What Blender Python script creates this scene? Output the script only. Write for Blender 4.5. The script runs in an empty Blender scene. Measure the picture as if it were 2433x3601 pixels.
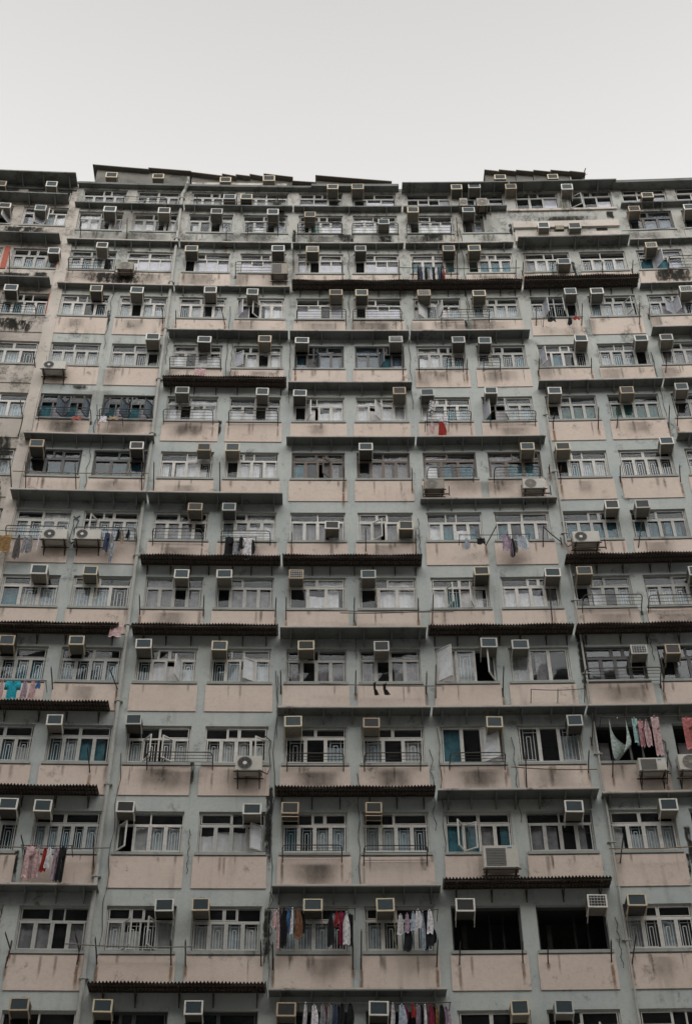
import bpy, math, random
from mathutils import Matrix, Vector
random.seed(7)
C = bpy.context.scene.collection
PITCH = 4.42659
CEL = PITCH * .405
ROWH = 2.8
BASE = 12.608

SHADE_H = 60.  # height of the added block that shades the lower floors
SUNE = 1.5
SUNEL = 42
SUNSIDE = 1.7
SKY = 5.65
EXPO = .58
# measured positions on the facade, in metres
AC=[(-16.36,51.15),(-14.28,51.22),(-15.92,49.57),(-14.51,49.61),(-13.6,46.78),(-14.88,44.41),(-7.02,50.71),(-6.33,50.68),(-2.82,51.47),(-1.8,51.46),(2.26,51.37),(3.0,51.5),(4.49,51.36),(6.78,51.29),(9.96,50.56),(-11.75,49.6),(-9.58,49.61),(-7.48,49.65),(-5.22,49.61),(-3.73,49.48),(-0.79,48.97),(0.41,49.8),(2.65,49.79),(5.56,48.67),(6.79,48.63),(9.29,49.65),(11.49,49.57),(-11.79,47.19),(-8.32,47.13),(-4.95,47.15),(-3.61,47.2),(-1.74,47.21),(1.71,47.23),(2.71,47.23),(6.1,46.26),(9.58,47.12),(-11.71,44.5),(-10.18,44.42),(-7.43,44.52),(-5.84,44.45),(-2.7,44.46),(-1.73,44.46),(0.62,44.42),(2.7,44.42),(6.14,44.44),(7.14,44.42),(10.49,44.39),(-9.35,41.7),(-7.48,41.66),(-5.29,41.7),(-3.94,41.67),(-0.53,41.66),(1.75,41.65),(2.71,41.64),(6.2,41.61),(8.36,41.52),(9.29,41.59),(-8.08,38.85),(-5.28,38.84),(-3.97,38.78),(-0.49,38.86),(0.49,38.86),(2.72,38.86),(4.95,38.85),(7.47,38.81),(9.38,38.9),(-12.73,36.03),(-9.4,36.06),(-7.15,36.06),(-6.19,36.06),(-1.71,36.08),(3.73,36.05),(4.92,36.01),(8.43,36.19),(-7.26,33.28),(-6.17,33.29),(-2.84,32.51),(-0.48,32.49),(6.21,33.32),(7.18,33.28),(-11.87,30.48),(-10.31,30.51),(-7.49,30.43),(-6.17,30.41),(-3.95,30.44),(-1.72,30.39),(1.79,30.49),(3.98,30.42),(4.96,30.45),(8.41,30.39),(-12.43,27.72),(-10.38,27.72),(-8.4,27.64),(-6.17,27.62),(-3.61,27.62),(-1.38,27.61),(1.8,27.68),(2.73,27.65),(6.21,27.4),(7.2,27.39),(-10.66,24.93),(-8.44,24.94),(-3.94,24.88),(-1.73,24.87),(1.75,24.87),(4.02,24.9),(-11.52,22.14),(-10.6,22.14),(-8.39,22.12),(-4.99,22.07),(-3.97,22.12),(-1.72,22.11),(3.67,22.09),(6.22,22.12),(-7.12,19.27),(-6.19,19.26),(-3.33,19.26),(-1.48,19.24),(0.56,19.23),(3.94,19.3),(4.95,19.3),(-10.4,16.59),(-8.39,16.57),(-6.19,16.54),(-3.95,16.51),(-1.71,16.51),(1.71,16.5),(2.79,16.54)]
RACK=[(-11.29,-9.56,50.5,50.42),(-12.99,-11.47,46.36,46.18),(-15.18,-13.83,43.41,43.26),(-6.21,-5.0,48.9,48.68),(-4.21,-2.44,48.93,48.71),(-2.04,-0.21,48.91,48.74),(0.13,1.89,48.94,48.7),(-6.57,-4.57,46.31,46.06),(-4.16,-2.33,43.45,43.28),(-2.07,-0.26,43.45,43.29),(1.23,3.0,43.4,43.21),(10.14,11.2,46.41,46.14),(-8.66,-6.84,40.66,40.48),(1.27,1.87,40.7,40.46),(2.6,3.2,40.65,40.48),(-12.95,-11.15,37.85,37.71),(-10.85,-9.03,37.83,37.71),(-8.66,-6.95,37.87,37.65),(-6.41,-4.71,37.86,37.63),(0.44,1.95,37.83,37.65),(2.63,4.18,37.81,37.58),(0.32,1.86,35.07,34.9),(2.54,4.06,35.06,34.87),(-13.17,-11.26,32.29,32.05),(-11.02,-9.06,32.28,32.04),(-8.54,-6.97,32.28,32.03),(-6.36,-4.81,32.21,32.09),(4.8,6.6,29.49,29.25),(6.8,8.68,29.44,29.2),(4.53,6.74,26.71,26.5),(-7.98,-6.16,23.86,23.67),(-4.09,-2.52,23.84,23.64),(-1.94,-0.38,23.85,23.64),(0.43,1.97,23.84,23.67),(-4.15,-2.58,20.97,20.82),(-2.0,-0.33,20.95,20.72)]
SPIKE=[(-11.04,18.5,-10.92,18.18),(-10.86,18.05,-10.96,17.75),(-9.28,18.46,-9.18,18.12),(-9.14,17.98,-9.2,17.8),(-8.78,18.38,-8.71,17.82),(-6.89,18.34,-6.86,17.8),(-6.52,18.32,-6.5,17.78),(-4.63,18.32,-4.61,17.78),(-4.33,18.26,-4.32,17.74),(-2.32,18.24,-2.32,17.74),(-2.1,18.6,-2.11,17.74),(-0.18,18.35,-0.22,17.75),(0.38,18.27,0.35,17.8),(1.94,18.25,1.94,17.83),(2.56,18.07,2.57,17.82),(4.17,18.27,4.16,17.84),(4.81,18.4,4.66,17.76),(4.88,21.21,4.76,20.6),(-11.06,21.27,-10.94,20.85),(-9.15,21.29,-9.11,20.53),(-11.02,26.81,-10.94,26.24),(-9.3,26.76,-9.08,26.27),(-9.64,24.03,-9.54,23.43),(-4.34,26.76,-4.33,26.2),(-2.15,26.77,-2.16,26.16),(-0.08,26.72,-0.1,26.19),(0.2,26.97,0.16,25.99),(2.18,26.89,2.12,26.08),(6.86,26.81,6.78,26.1),(2.55,23.99,2.51,22.91),(4.31,23.94,4.27,23.41),(4.6,25.22,4.48,24.34),(4.98,23.91,4.92,23.26),(6.5,23.9,6.38,22.99),(-8.72,29.6,-8.68,29.06),(-6.75,29.62,-6.76,29.05),(-4.55,29.55,-4.57,29.02),(-4.24,29.56,-4.24,28.9),(-2.16,29.56,-2.17,28.9),(-0.21,29.52,-0.22,28.9),(0.25,29.67,0.2,28.78),(-4.13,32.27,-4.13,31.84),(-1.77,32.42,-1.77,31.72),(-0.18,32.36,-0.18,31.62),(-2.45,35.16,-2.47,34.35),(-0.19,35.15,-0.19,34.45),(4.77,35.22,4.74,34.65),(6.73,35.17,6.73,34.71),(8.69,35.11,8.69,34.61),(2.39,32.5,2.05,31.91),(3.91,32.47,4.47,32.0),(3.9,32.41,3.87,31.85),(7.09,32.72,6.88,31.75),(3.84,29.92,3.84,28.85),(4.6,40.7,4.55,40.12),(6.46,40.65,6.45,40.15),(4.82,37.79,4.77,37.29),(6.39,38.05,6.31,37.25),(7.09,38.1,6.95,37.27),(8.83,38.04,8.74,37.28),(9.13,38.03,9.03,37.31),(2.02,40.71,1.98,40.21),(9.2,40.83,9.08,40.1),(4.39,35.25,4.43,35.2),(4.78,43.65,4.73,42.9),(6.51,43.78,6.42,42.89),(8.64,43.74,8.55,42.81),(8.96,43.46,8.96,43.18),(-4.18,41.43,-4.16,40.19),(-0.29,41.19,-0.3,40.2),(0.28,40.78,0.28,40.27),(-13.54,40.84,-13.44,40.31),(-13.63,38.31,-13.49,37.62),(-13.41,37.34,-13.51,36.77),(-13.56,35.48,-13.37,34.34),(-13.0,35.26,-12.88,34.15),(-11.37,35.24,-11.23,34.13),(-9.18,35.37,-9.1,34.19),(-6.59,35.42,-6.54,34.3),(-8.77,35.38,-8.72,34.27),(-5.07,50.98,-5.06,50.58),(-6.73,50.89,-6.73,50.55),(-2.44,46.59,-2.44,45.72),(-0.25,46.59,-0.26,45.67),(0.28,46.58,0.25,45.58),(2.05,47.28,1.97,45.56),(-0.29,51.22,-0.31,50.51),(-4.36,47.29,-4.35,46.7),(2.14,49.42,2.17,48.64),(-12.88,49.14,-12.8,48.33),(-11.02,49.18,-10.98,48.31),(-9.02,49.06,-8.99,48.39),(-7.06,48.97,-7.03,48.1),(-15.31,46.74,-15.2,45.74),(-9.17,43.58,-9.12,42.96),(-6.98,43.64,-6.82,42.97),(-8.65,43.42,-8.64,42.97),(-8.36,50.95,-8.35,50.5),(4.28,46.56,4.24,45.88),(4.55,46.41,4.52,46.01),(5.68,46.38,5.68,45.98),(7.61,46.35,7.6,46.0),(8.78,46.4,8.75,46.0),(10.2,46.61,10.07,45.52)]
POLE=[(-11.57,20.95,-8.66,20.94),(-9.51,18.23,-6.32,18.17),(4.46,20.88,6.93,20.92),(-3.21,26.34,0.32,26.23),(-2.6,28.97,0.15,29.04),(-3.23,29.09,0.83,29.0),(-13.35,34.84,-8.91,34.87),(2.1,23.45,4.46,23.34),(2.9,26.08,4.45,26.08),(-0.24,46.15,4.4,46.06),(-8.59,50.51,-5.0,50.53),(8.61,48.32,10.53,48.42),(-16.43,50.72,-14.86,50.78)]
COND=[(-11.05,-10.46,45.74,46.2,0),(2.32,2.64,50.09,50.64,0),(3.01,3.44,50.07,50.62,0),(-13.11,-12.28,39.88,40.27,1),(-11.99,-11.2,31.78,32.18,1),(-10.97,-10.14,31.8,32.21,1),(0.18,0.84,34.12,34.55,0),(3.41,4.14,34.1,34.54,0),(4.77,5.61,31.7,32.15,1),(-5.51,-4.77,23.3,23.77,1),(5.6,6.36,23.21,23.62,2),(6.7,7.4,23.21,23.72,0),(1.12,2.04,20.3,20.95,2),(-5.19,-4.56,45.61,46.3,3)]
CLOTH=[(0.41,0.51,45.14,46.07,'k'),(0.51,0.6,45.18,46.04,'n'),(0.62,0.7,45.27,46.07,'w'),(0.71,0.8,45.16,46.04,'k'),(0.81,0.89,45.2,46.04,'g'),(0.91,0.98,45.16,46.02,'w'),(1.0,1.1,45.27,46.03,'k'),(1.11,1.19,45.13,46.03,'w'),(1.2,1.29,45.17,46.03,'n'),(1.3,1.39,45.16,46.03,'k'),(1.4,1.47,45.14,46.06,'r'),(1.5,1.62,45.63,46.05,'d'),(5.1,5.4,42.7,42.91,'k'),(5.83,6.01,42.51,42.88,'k'),(6.05,6.28,42.72,42.92,'r'),(-11.72,-11.41,37.27,37.46,'o'),(-10.77,-10.54,37.18,37.51,'w'),(-10.47,-10.15,37.31,37.52,'b'),(-7.72,-7.33,39.64,40.07,'p'),(0.48,0.76,37.75,38.44,'x'),(0.83,1.13,37.22,37.6,'w'),(0.74,1.04,36.7,37.34,'r'),(0.47,0.67,36.77,37.3,'p'),(-13.29,-12.9,31.2,31.9,'y'),(-12.79,-12.59,30.99,31.92,'d'),(-12.57,-12.41,31.21,31.83,'g'),(-12.4,-12.23,31.28,31.9,'g'),(-12.12,-12.02,31.35,32.1,'w'),(-10.03,-9.86,31.34,32.09,'n'),(-9.8,-9.72,30.88,31.71,'l'),(-9.66,-9.55,31.82,32.23,'k'),(-9.54,-9.42,31.69,32.2,'b'),(-9.34,-9.24,31.85,32.23,'k'),(-9.46,-9.1,27.91,28.36,'p'),(-6.24,-5.95,31.14,31.97,'k'),(-5.82,-5.61,31.52,31.98,'k'),(-5.66,-5.37,31.11,31.94,'w'),(-5.97,-5.82,31.22,31.78,'g'),(1.32,1.51,31.51,31.91,'l'),(1.73,1.99,31.7,31.93,'k'),(2.51,2.74,31.38,32.07,'m'),(2.75,2.84,31.19,32.01,'m'),(2.78,2.93,31.18,31.89,'k'),(2.97,3.09,31.49,32.01,'l'),(3.1,3.29,31.44,32.01,'l'),(-12.38,-12.24,25.63,26.25,'p'),(-12.23,-11.77,25.64,26.25,'t'),(-11.75,-11.57,25.64,26.26,'m'),(-11.55,-11.33,25.65,26.27,'p'),(-11.35,-11.21,26.0,26.26,'u'),(-1.68,-1.49,25.88,26.3,'S'),(-1.41,-1.17,25.9,26.26,'S'),(4.89,5.55,23.71,24.96,'U'),(5.6,5.78,24.12,24.95,'e'),(5.76,5.93,24.04,24.87,'q'),(5.93,6.11,24.04,24.88,'p'),(6.14,6.39,23.72,25.01,'p'),(7.0,7.33,23.89,24.95,'R'),(-10.86,-10.62,19.99,20.93,'p'),(-10.61,-10.44,20.03,20.91,'p'),(-10.43,-10.26,20.19,20.84,'r'),(-10.32,-10.15,20.29,20.86,'w'),(-10.12,-10.0,19.95,20.85,'m'),(-10.0,-9.8,19.93,20.89,'k'),(-4.35,-4.25,18.63,19.12,'p'),(-4.24,-4.16,18.05,19.14,'p'),(-4.16,-3.97,18.15,19.17,'k'),(-4.01,-3.88,18.55,19.17,'u'),(-3.89,-3.81,18.46,19.17,'w'),(-3.81,-3.59,18.38,19.12,'h'),(-2.95,-2.78,18.14,19.04,'k'),(-2.78,-2.66,18.71,19.06,'r'),(-2.68,-2.54,18.19,19.06,'c'),(-2.56,-2.38,18.18,19.06,'w'),(-1.19,-1.02,18.46,18.99,'w'),(-1.01,-0.86,18.48,19.01,'m'),(-0.85,-0.71,18.54,19.05,'l'),(-0.76,-0.55,18.62,19.12,'w'),(-0.59,-0.49,18.06,19.07,'l'),(-0.45,-0.27,18.46,19.11,'w'),(-1.05,-0.81,18.02,18.67,'k'),(-0.49,-0.28,18.14,18.62,'k'),(-3.54,-3.43,16.06,16.66,'w'),(-3.37,-3.18,16.06,16.61,'w'),(-3.15,-2.99,16.06,16.61,'g'),(-2.98,-2.83,16.06,16.62,'g'),(-2.82,-2.69,16.06,16.63,'n'),(-2.68,-2.52,16.06,16.65,'k'),(-2.5,-2.3,16.06,16.65,'k'),(-1.43,-1.31,16.05,16.64,'w'),(-1.27,-1.04,16.05,16.61,'l'),(-0.94,-0.83,16.29,16.62,'r'),(-0.83,-0.73,16.05,16.6,'m'),(-0.72,-0.63,16.05,16.6,'k'),(-0.63,-0.55,16.05,16.6,'w'),(-0.53,-0.37,16.05,16.6,'c'),(-0.36,-0.27,16.05,16.6,'y'),(-0.27,-0.1,16.04,16.6,'k')]
# ------------------------------------------------------------------ helpers
def bend(x):
    """the long block is gently concave in plan"""
    return -0.0016588 * (x + 4.2185) ** 2
def slope(x):
    return math.atan(-2 * 0.0016588 * (x + 4.2185))
def warp(v):
    return Vector((v[0], v[1] + bend(v[0]), v[2]))

class MB:
    def __init__(self): self.v = []; self.f = []; self.m = []
    def add(self, vs, fs, mi=0):
        n = len(self.v); self.v += [Vector(v) for v in vs]
        for f in fs: self.f.append([i + n for i in f]); self.m.append(mi)
        return self
    def box(self, x0, x1, y0, y1, z0, z1, mi=0, R=None):
        vs = [(x0,y0,z0),(x1,y0,z0),(x1,y1,z0),(x0,y1,z0),(x0,y0,z1),(x1,y0,z1),(x1,y1,z1),(x0,y1,z1)]
        if R is not None: vs = [R @ Vector(v) for v in vs]
        return self.add(vs, [(3,2,1,0),(4,5,6,7),(0,1,5,4),(1,2,6,5),(2,3,7,6),(3,0,4,7)], mi)
    def strip(self, x0, x1, y0, y1, z0, z1, mi=0, step=1.2):
        n = max(1, int(math.ceil((x1 - x0) / step)))
        xs = [x0 + (x1 - x0) * i / n for i in range(n + 1)]
        vs = []
        for x in xs: vs += [(x,y0,z0),(x,y1,z0),(x,y1,z1),(x,y0,z1)]
        fs = [(0,1,2,3)]
        for i in range(n):
            a = i*4; b = a+4
            fs += [(a,b,b+1,a+1),(a+1,b+1,b+2,a+2),(a+2,b+2,b+3,a+3),(a+3,b+3,b,a)]
        e = n*4; fs.append((e+3,e+2,e+1,e))
        return self.add(vs, fs, mi)
    def tube(self, pts, r, n=6, mi=0, cap=True):
        pts = [Vector(p) for p in pts]; rings = []
        up = Vector((0,0,1))
        for i, p in enumerate(pts):
            d = (pts[min(i+1,len(pts)-1)] - pts[max(i-1,0)]).normalized()
            a = d.cross(up)
            if a.length < .05: a = d.cross(Vector((1,0,0)))
            a.normalize(); b = d.cross(a)
            rings.append([p + (a*math.cos(2*math.pi*k/n) + b*math.sin(2*math.pi*k/n))*r for k in range(n)])
        vs = [v for R in rings for v in R]; fs = []
        for i in range(len(pts)-1):
            for k in range(n):
                fs.append((i*n+k, i*n+(k+1)%n, (i+1)*n+(k+1)%n, (i+1)*n+k))
        if cap: fs += [tuple(range(n))[::-1], tuple(range((len(pts)-1)*n, len(pts)*n))]
        return self.add(vs, fs, mi)
    def disc(self, c, r, n=20, mi=0, y=None):
        vs = [(c[0]+r*math.cos(2*math.pi*k/n), c[1], c[2]+r*math.sin(2*math.pi*k/n)) for k in range(n)]
        return self.add(vs, [tuple(range(n))], mi)
    def ring(self, c, r0, r1, n=24, mi=0):
        vs = []
        for k in range(n):
            a = 2*math.pi*k/n
            for r in (r0, r1): vs.append((c[0]+r*math.cos(a), c[1], c[2]+r*math.sin(a)))
        return self.add(vs, [(2*k,2*k+1,(2*k+3)%(2*n),(2*k+2)%(2*n)) for k in range(n)], mi)
    def build(self, name, mats, parent=None, org=(0,0,0), dowarp=True, smooth=False):
        me = bpy.data.meshes.new(name); org = Vector(org)
        vs = [(warp(v) if dowarp else v) - org for v in self.v]
        me.from_pydata([tuple(v) for v in vs], [], self.f)
        if not isinstance(mats, (list, tuple)): mats = [mats]
        for m in mats: me.materials.append(m)
        me.polygons.foreach_set('material_index', self.m)
        if smooth: me.polygons.foreach_set('use_smooth', [True]*len(self.f))
        me.update()
        o = bpy.data.objects.new(name, me); C.objects.link(o)
        if parent is not None: o.parent = parent
        else: o.location = org
        return o

def tag(o, label=None, cat=None, group=None, kind=None):
    if label: o['label'] = label
    if cat: o['category'] = cat
    if group: o['group'] = group
    if kind: o['kind'] = kind
    return o
def empty(name, loc, label, cat, group=None, rz=0):
    o = bpy.data.objects.new(name, None); C.objects.link(o)
    o.empty_display_size = .2
    o.location = loc; o.rotation_euler = (0, 0, rz)
    return tag(o, label, cat, group)
def copy_tree(o, parent=None):
    c = o.copy(); C.objects.link(c); c.parent = parent
    for ch in list(o.children): copy_tree(ch, c)
    return c

# ------------------------------------------------------------------ materials
def nodes(name):
    m = bpy.data.materials.new(name); m.use_nodes = True
    nt = m.node_tree; nt.nodes.clear()
    out = nt.nodes.new('ShaderNodeOutputMaterial'); b = nt.nodes.new('ShaderNodeBsdfPrincipled')
    nt.links.new(b.outputs[0], out.inputs[0])
    return m, nt, b, out
def N(nt, t, **k):
    n = nt.nodes.new('ShaderNode' + t)
    for a, v in k.items(): setattr(n, a, v)
    return n
def noise(nt, vec, scale, detail=4, rough=.6, stretch=None):
    mp = N(nt, 'Mapping')
    mp.inputs['Scale'].default_value = stretch or (1,1,1)
    nt.links.new(vec, mp.inputs[0])
    n = N(nt, 'TexNoise'); n.inputs['Scale'].default_value = scale; n.inputs['Detail'].default_value = detail
    n.inputs['Roughness'].default_value = rough
    nt.links.new(mp.outputs[0], n.inputs['Vector']); return n.outputs['Fac']
def ramp(nt, fac, a, b):
    r = N(nt, 'MapRange', clamp=True); r.inputs['From Min'].default_value = a; r.inputs['From Max'].default_value = b
    nt.links.new(fac, r.inputs['Value']); return r.outputs['Result']
def mth(nt, op, a, b):
    n = N(nt, 'Math', operation=op)
    for i, v in enumerate((a, b)):
        if isinstance(v, (int, float)): n.inputs[i].default_value = v
        else: nt.links.new(v, n.inputs[i])
    return n.outputs[0]
def mix(nt, fac, a, b):
    n = N(nt, 'Mix', data_type='RGBA')
    if isinstance(fac, (int, float)): n.inputs[0].default_value = fac
    else: nt.links.new(fac, n.inputs[0])
    for i, v in ((6, a), (7, b)):
        if isinstance(v, tuple): n.inputs[i].default_value = (*v[:3], 1)
        else: nt.links.new(v, n.inputs[i])
    return n.outputs[2]
def plaster(name, col, col2, dirt=(.05,.048,.042), stain=.5, mould=0., rust=.25, upper=.5, rough=.9, fade=None):
    """painted render with drips, patches, rust runs and mould that grows thicker high up"""
    m, nt, b, out = nodes(name)
    pos = N(nt, 'NewGeometry').outputs['Position']
    sep = N(nt, 'SeparateXYZ'); nt.links.new(pos, sep.inputs[0]); z = sep.outputs['Z']
    c = mix(nt, ramp(nt, noise(nt, pos, .55, 5), .4, .62), col, col2)
    c = mix(nt, mth(nt, 'MULTIPLY', ramp(nt, noise(nt, pos, 9, 6, .7), .45, .8), .35), c, tuple(x*.62 for x in col))
    high = ramp(nt, z, 38, 52)
    if fade: c = mix(nt, mth(nt, 'MULTIPLY', high, mth(nt, 'ADD', .35, mth(nt, 'MULTIPLY', ramp(nt, noise(nt, pos, .35, 4), .35, .62), .6))), c, fade)
    # vertical drips
    dr = ramp(nt, noise(nt, pos, 1.0, 6, .65, (3.2, 3.2, .35)), .53, .78)
    wide = ramp(nt, noise(nt, pos, .42, 3), .42, .64)
    f = mth(nt, 'MULTIPLY', mth(nt, 'MULTIPLY', dr, wide), stain)
    f = mth(nt, 'MULTIPLY', f, mth(nt, 'ADD', .55, mth(nt, 'MULTIPLY', high, upper)))
    c = mix(nt, f, c, (dirt[0]*1.8, dirt[1]*1.8, dirt[2]*1.8))
    # blotches of black mould
    mo = ramp(nt, mth(nt, 'ADD', noise(nt, pos, 1.5, 8, .72, (1, 1, .75)), mth(nt, 'MULTIPLY', high, .07 * upper * 2)), .60 - mould, .70 - mould)
    mo2 = mth(nt, 'MULTIPLY', mo, ramp(nt, noise(nt, pos, 13, 5, .7), .3, .62))
    c = mix(nt, mth(nt, 'MULTIPLY', mo2, .8), c, dirt)
    # flaked patches (lighter) and specks
    fl = ramp(nt, noise(nt, pos, 5.5, 6, .75), .70, .73)
    c = mix(nt, mth(nt, 'MULTIPLY', fl, .55), c, (.10, .105, .10))
    # rust runs
    ru = ramp(nt, noise(nt, pos, 1.0, 4, .6, (5.5, 5.5, .28)), .69, .80)
    c = mix(nt, mth(nt, 'MULTIPLY', ru, rust), c, (.19, .085, .03))
    nt.links.new(c, b.inputs['Base Color'])
    b.inputs['Roughness'].default_value = rough; b.inputs['Specular IOR Level'].default_value = .25
    bp = N(nt, 'Bump'); bp.inputs['Strength'].default_value = .35; bp.inputs['Distance'].default_value = .02
    nt.links.new(noise(nt, pos, 22, 5, .7), bp.inputs['Height']); nt.links.new(bp.outputs[0], b.inputs['Normal'])
    return m
def paint(name, col, var=.35, rough=.6, metal=0., scale=6., dirt=(.05,.04,.03), damt=.5, spec=.4, stretch=None):
    m, nt, b, out = nodes(name)
    pos = N(nt, 'NewGeometry').outputs['Position']
    c = mix(nt, mth(nt, 'MULTIPLY', ramp(nt, noise(nt, pos, scale, 6, .65, stretch), .35, .75), var), col, tuple(x*.5 for x in col))
    c = mix(nt, mth(nt, 'MULTIPLY', ramp(nt, noise(nt, pos, scale*2.3, 7, .75), .52, .72), damt), c, dirt)
    nt.links.new(c, b.inputs['Base Color'])
    b.inputs['Roughness'].default_value = rough; b.inputs['Metallic'].default_value = metal
    b.inputs['Specular IOR Level'].default_value = spec
    return m
def cloth(name, col, col2=None, sc=8.):
    m, nt, b, out = nodes(name)
    pos = N(nt, 'NewGeometry').outputs['Position']
    c = mix(nt, ramp(nt, noise(nt, pos, sc, 3), .42, .6), col, col2 or tuple(x*.6 for x in col))
    nt.links.new(c, b.inputs['Base Color']); b.inputs['Roughness'].default_value = .95
    b.inputs['Specular IOR Level'].default_value = .1
    return m
def glass(name, tint, ior=1.5, amt=.9, rough=.03):
    m, nt, b, out = nodes(name); nt.nodes.remove(b)
    tr = N(nt, 'BsdfTransparent'); gl = N(nt, 'BsdfGlossy'); mx = N(nt, 'MixShader'); fr = N(nt, 'Fresnel')
    pos = N(nt, 'NewGeometry').outputs['Position']
    bp = N(nt, 'Bump'); bp.inputs['Strength'].default_value = .012; bp.inputs['Distance'].default_value = .02
    nt.links.new(noise(nt, pos, 2.2, 2), bp.inputs['Height']); nt.links.new(bp.outputs[0], gl.inputs['Normal'])
    fr.inputs['IOR'].default_value = ior; tr.inputs['Color'].default_value = (*tint, 1)
    gl.inputs['Roughness'].default_value = rough; gl.inputs['Color'].default_value = (.92,.96,1,1)
    # dust on the pane
    df = N(nt, 'BsdfDiffuse'); df.inputs['Color'].default_value = (.34,.36,.37,1)
    m2 = N(nt, 'MixShader')
    nt.links.new(mth(nt, 'MULTIPLY', ramp(nt, noise(nt, pos, 3.5, 5), .3, .8), .07 * amt), m2.inputs[0])
    nt.links.new(mth(nt, 'MINIMUM', mth(nt, 'MULTIPLY', fr.outputs[0], .7), .16), mx.inputs[0])
    nt.links.new(tr.outputs[0], mx.inputs[1]); nt.links.new(gl.outputs[0], mx.inputs[2])
    nt.links.new(mx.outputs[0], m2.inputs[1]); nt.links.new(df.outputs[0], m2.inputs[2])
    nt.links.new(m2.outputs[0], out.inputs[0])
    return m

M = {}
M['grey'] = plaster('painted_render_blue_grey', (.405,.44,.432), (.47,.49,.465), stain=.95, mould=.03, upper=.8, fade=(.43,.405,.36))
M['pink'] = plaster('painted_render_pink', (.60,.495,.43), (.64,.54,.475), stain=.95, mould=.02, upper=.8, fade=(.50,.455,.40))
M['cream'] = plaster('painted_render_cream', (.56,.50,.45), (.48,.44,.39), stain=.8, mould=.05, upper=.4)
M['oldpink'] = plaster('mouldy_render', (.52,.47,.42), (.42,.38,.335), stain=.95, mould=.07, upper=.2)
M['redpaint'] = plaster('red_painted_render', (.42,.12,.085), (.36,.12,.09), stain=.5, mould=.02, upper=.2)
M['slab'] = plaster('awning_concrete', (.19,.197,.188), (.14,.147,.14), stain=.8, mould=.06, upper=.3)
M['roofwall'] = plaster('hut_render', (.20,.195,.175), (.15,.145,.13), stain=.8, mould=.05, upper=.2)
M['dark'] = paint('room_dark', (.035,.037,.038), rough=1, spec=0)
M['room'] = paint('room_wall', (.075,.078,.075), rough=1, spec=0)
M['corr'] = paint('corrugated_iron', (.135,.118,.10), var=.6, rough=.8, scale=2.5, dirt=(.13,.07,.04), damt=.6, stretch=(6,1,1))
M['rust'] = paint('rusty_steel', (.05,.036,.028), var=.4, rough=.85, scale=9, dirt=(.16,.07,.03), damt=.5)
M['steel'] = paint('rack_steel', (.075,.07,.062), var=.4, rough=.6, scale=9, dirt=(.13,.07,.035), damt=.4)
M['wframe'] = paint('white_frame', (.62,.60,.56), var=.5, rough=.5, scale=5, dirt=(.2,.17,.14), damt=.4)
M['gframe'] = paint('grey_frame', (.46,.455,.43), var=.35, rough=.55, scale=5, dirt=(.14,.12,.1), damt=.5)
M['bframe'] = paint('brown_frame', (.17,.13,.105), var=.4, rough=.55, scale=5, damt=.4)
M['kframe'] = paint('dark_frame', (.085,.085,.085), var=.4, rough=.5, scale=5, damt=.3)
M['pipe'] = paint('pipe_paint', (.42,.42,.39), var=.4, rough=.7, scale=3, dirt=(.16,.13,.1), damt=.5, stretch=(1,1,.4))
M['glass'] = glass('window_glass', (.97,.99,1.), 1.45)
M['dglass'] = glass('tinted_glass', (.50,.58,.62), 1.6)
M['sill'] = plaster('sill_paint', (.36,.365,.345), (.30,.31,.29), stain=.8, mould=.02, upper=.3)
M['conc'] = plaster('plain_concrete', (.38,.37,.35), (.32,.31,.30), stain=.5, mould=0, upper=0)
cur = dict(w=((.74,.72,.72),(.62,.61,.62)), c=((.27,.255,.26),(.20,.19,.195)), s=((.50,.50,.49),(.38,.385,.38)), t=((.06,.17,.20),(.04,.11,.14)),
           v=((.05,.15,.12),(.035,.09,.08)), p=((.58,.56,.60),(.50,.48,.52)), q=((.44,.43,.48),(.36,.36,.41)), g=((.42,.47,.49),(.28,.32,.34)), k=((.045,.042,.04),(.03,.03,.03)))
CM = {k: cloth('curtain_' + k, a, b, 5.) for k, (a, b) in cur.items()}
M['grille'] = paint('grille_paint', (.62,.72,.75), var=.2, rough=.5, damt=.1)
M['grille2'] = paint('grille_white', (.72,.73,.71), var=.2, rough=.5, damt=.1)
gar = dict(k=(.022,.022,.025), n=(.05,.065,.11), w=(.62,.60,.62), g=(.25,.25,.26), r=(.30,.035,.03), d=(.11,.10,.095), o=(.34,.11,.085), b=(.33,.26,.19), p=(.55,.38,.38),
           y=(.26,.16,.07), l=(.36,.41,.47), m=(.33,.25,.31), t=(.03,.33,.42), u=(.07,.15,.30), e=(.30,.45,.43), q=(.50,.26,.28), h=(.20,.10,.06), c=(.22,.03,.06), x=(.4,.4,.4), S=(.02,.02,.02), U=(.52,.60,.56), R=(.42,.15,.145))
GM = {k: cloth('fabric_' + k, a, None, 14.) for k, a in gar.items()}
GM['x'] = cloth('fabric_x', (.6,.6,.6), (.03,.03,.03), 16.)

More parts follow.
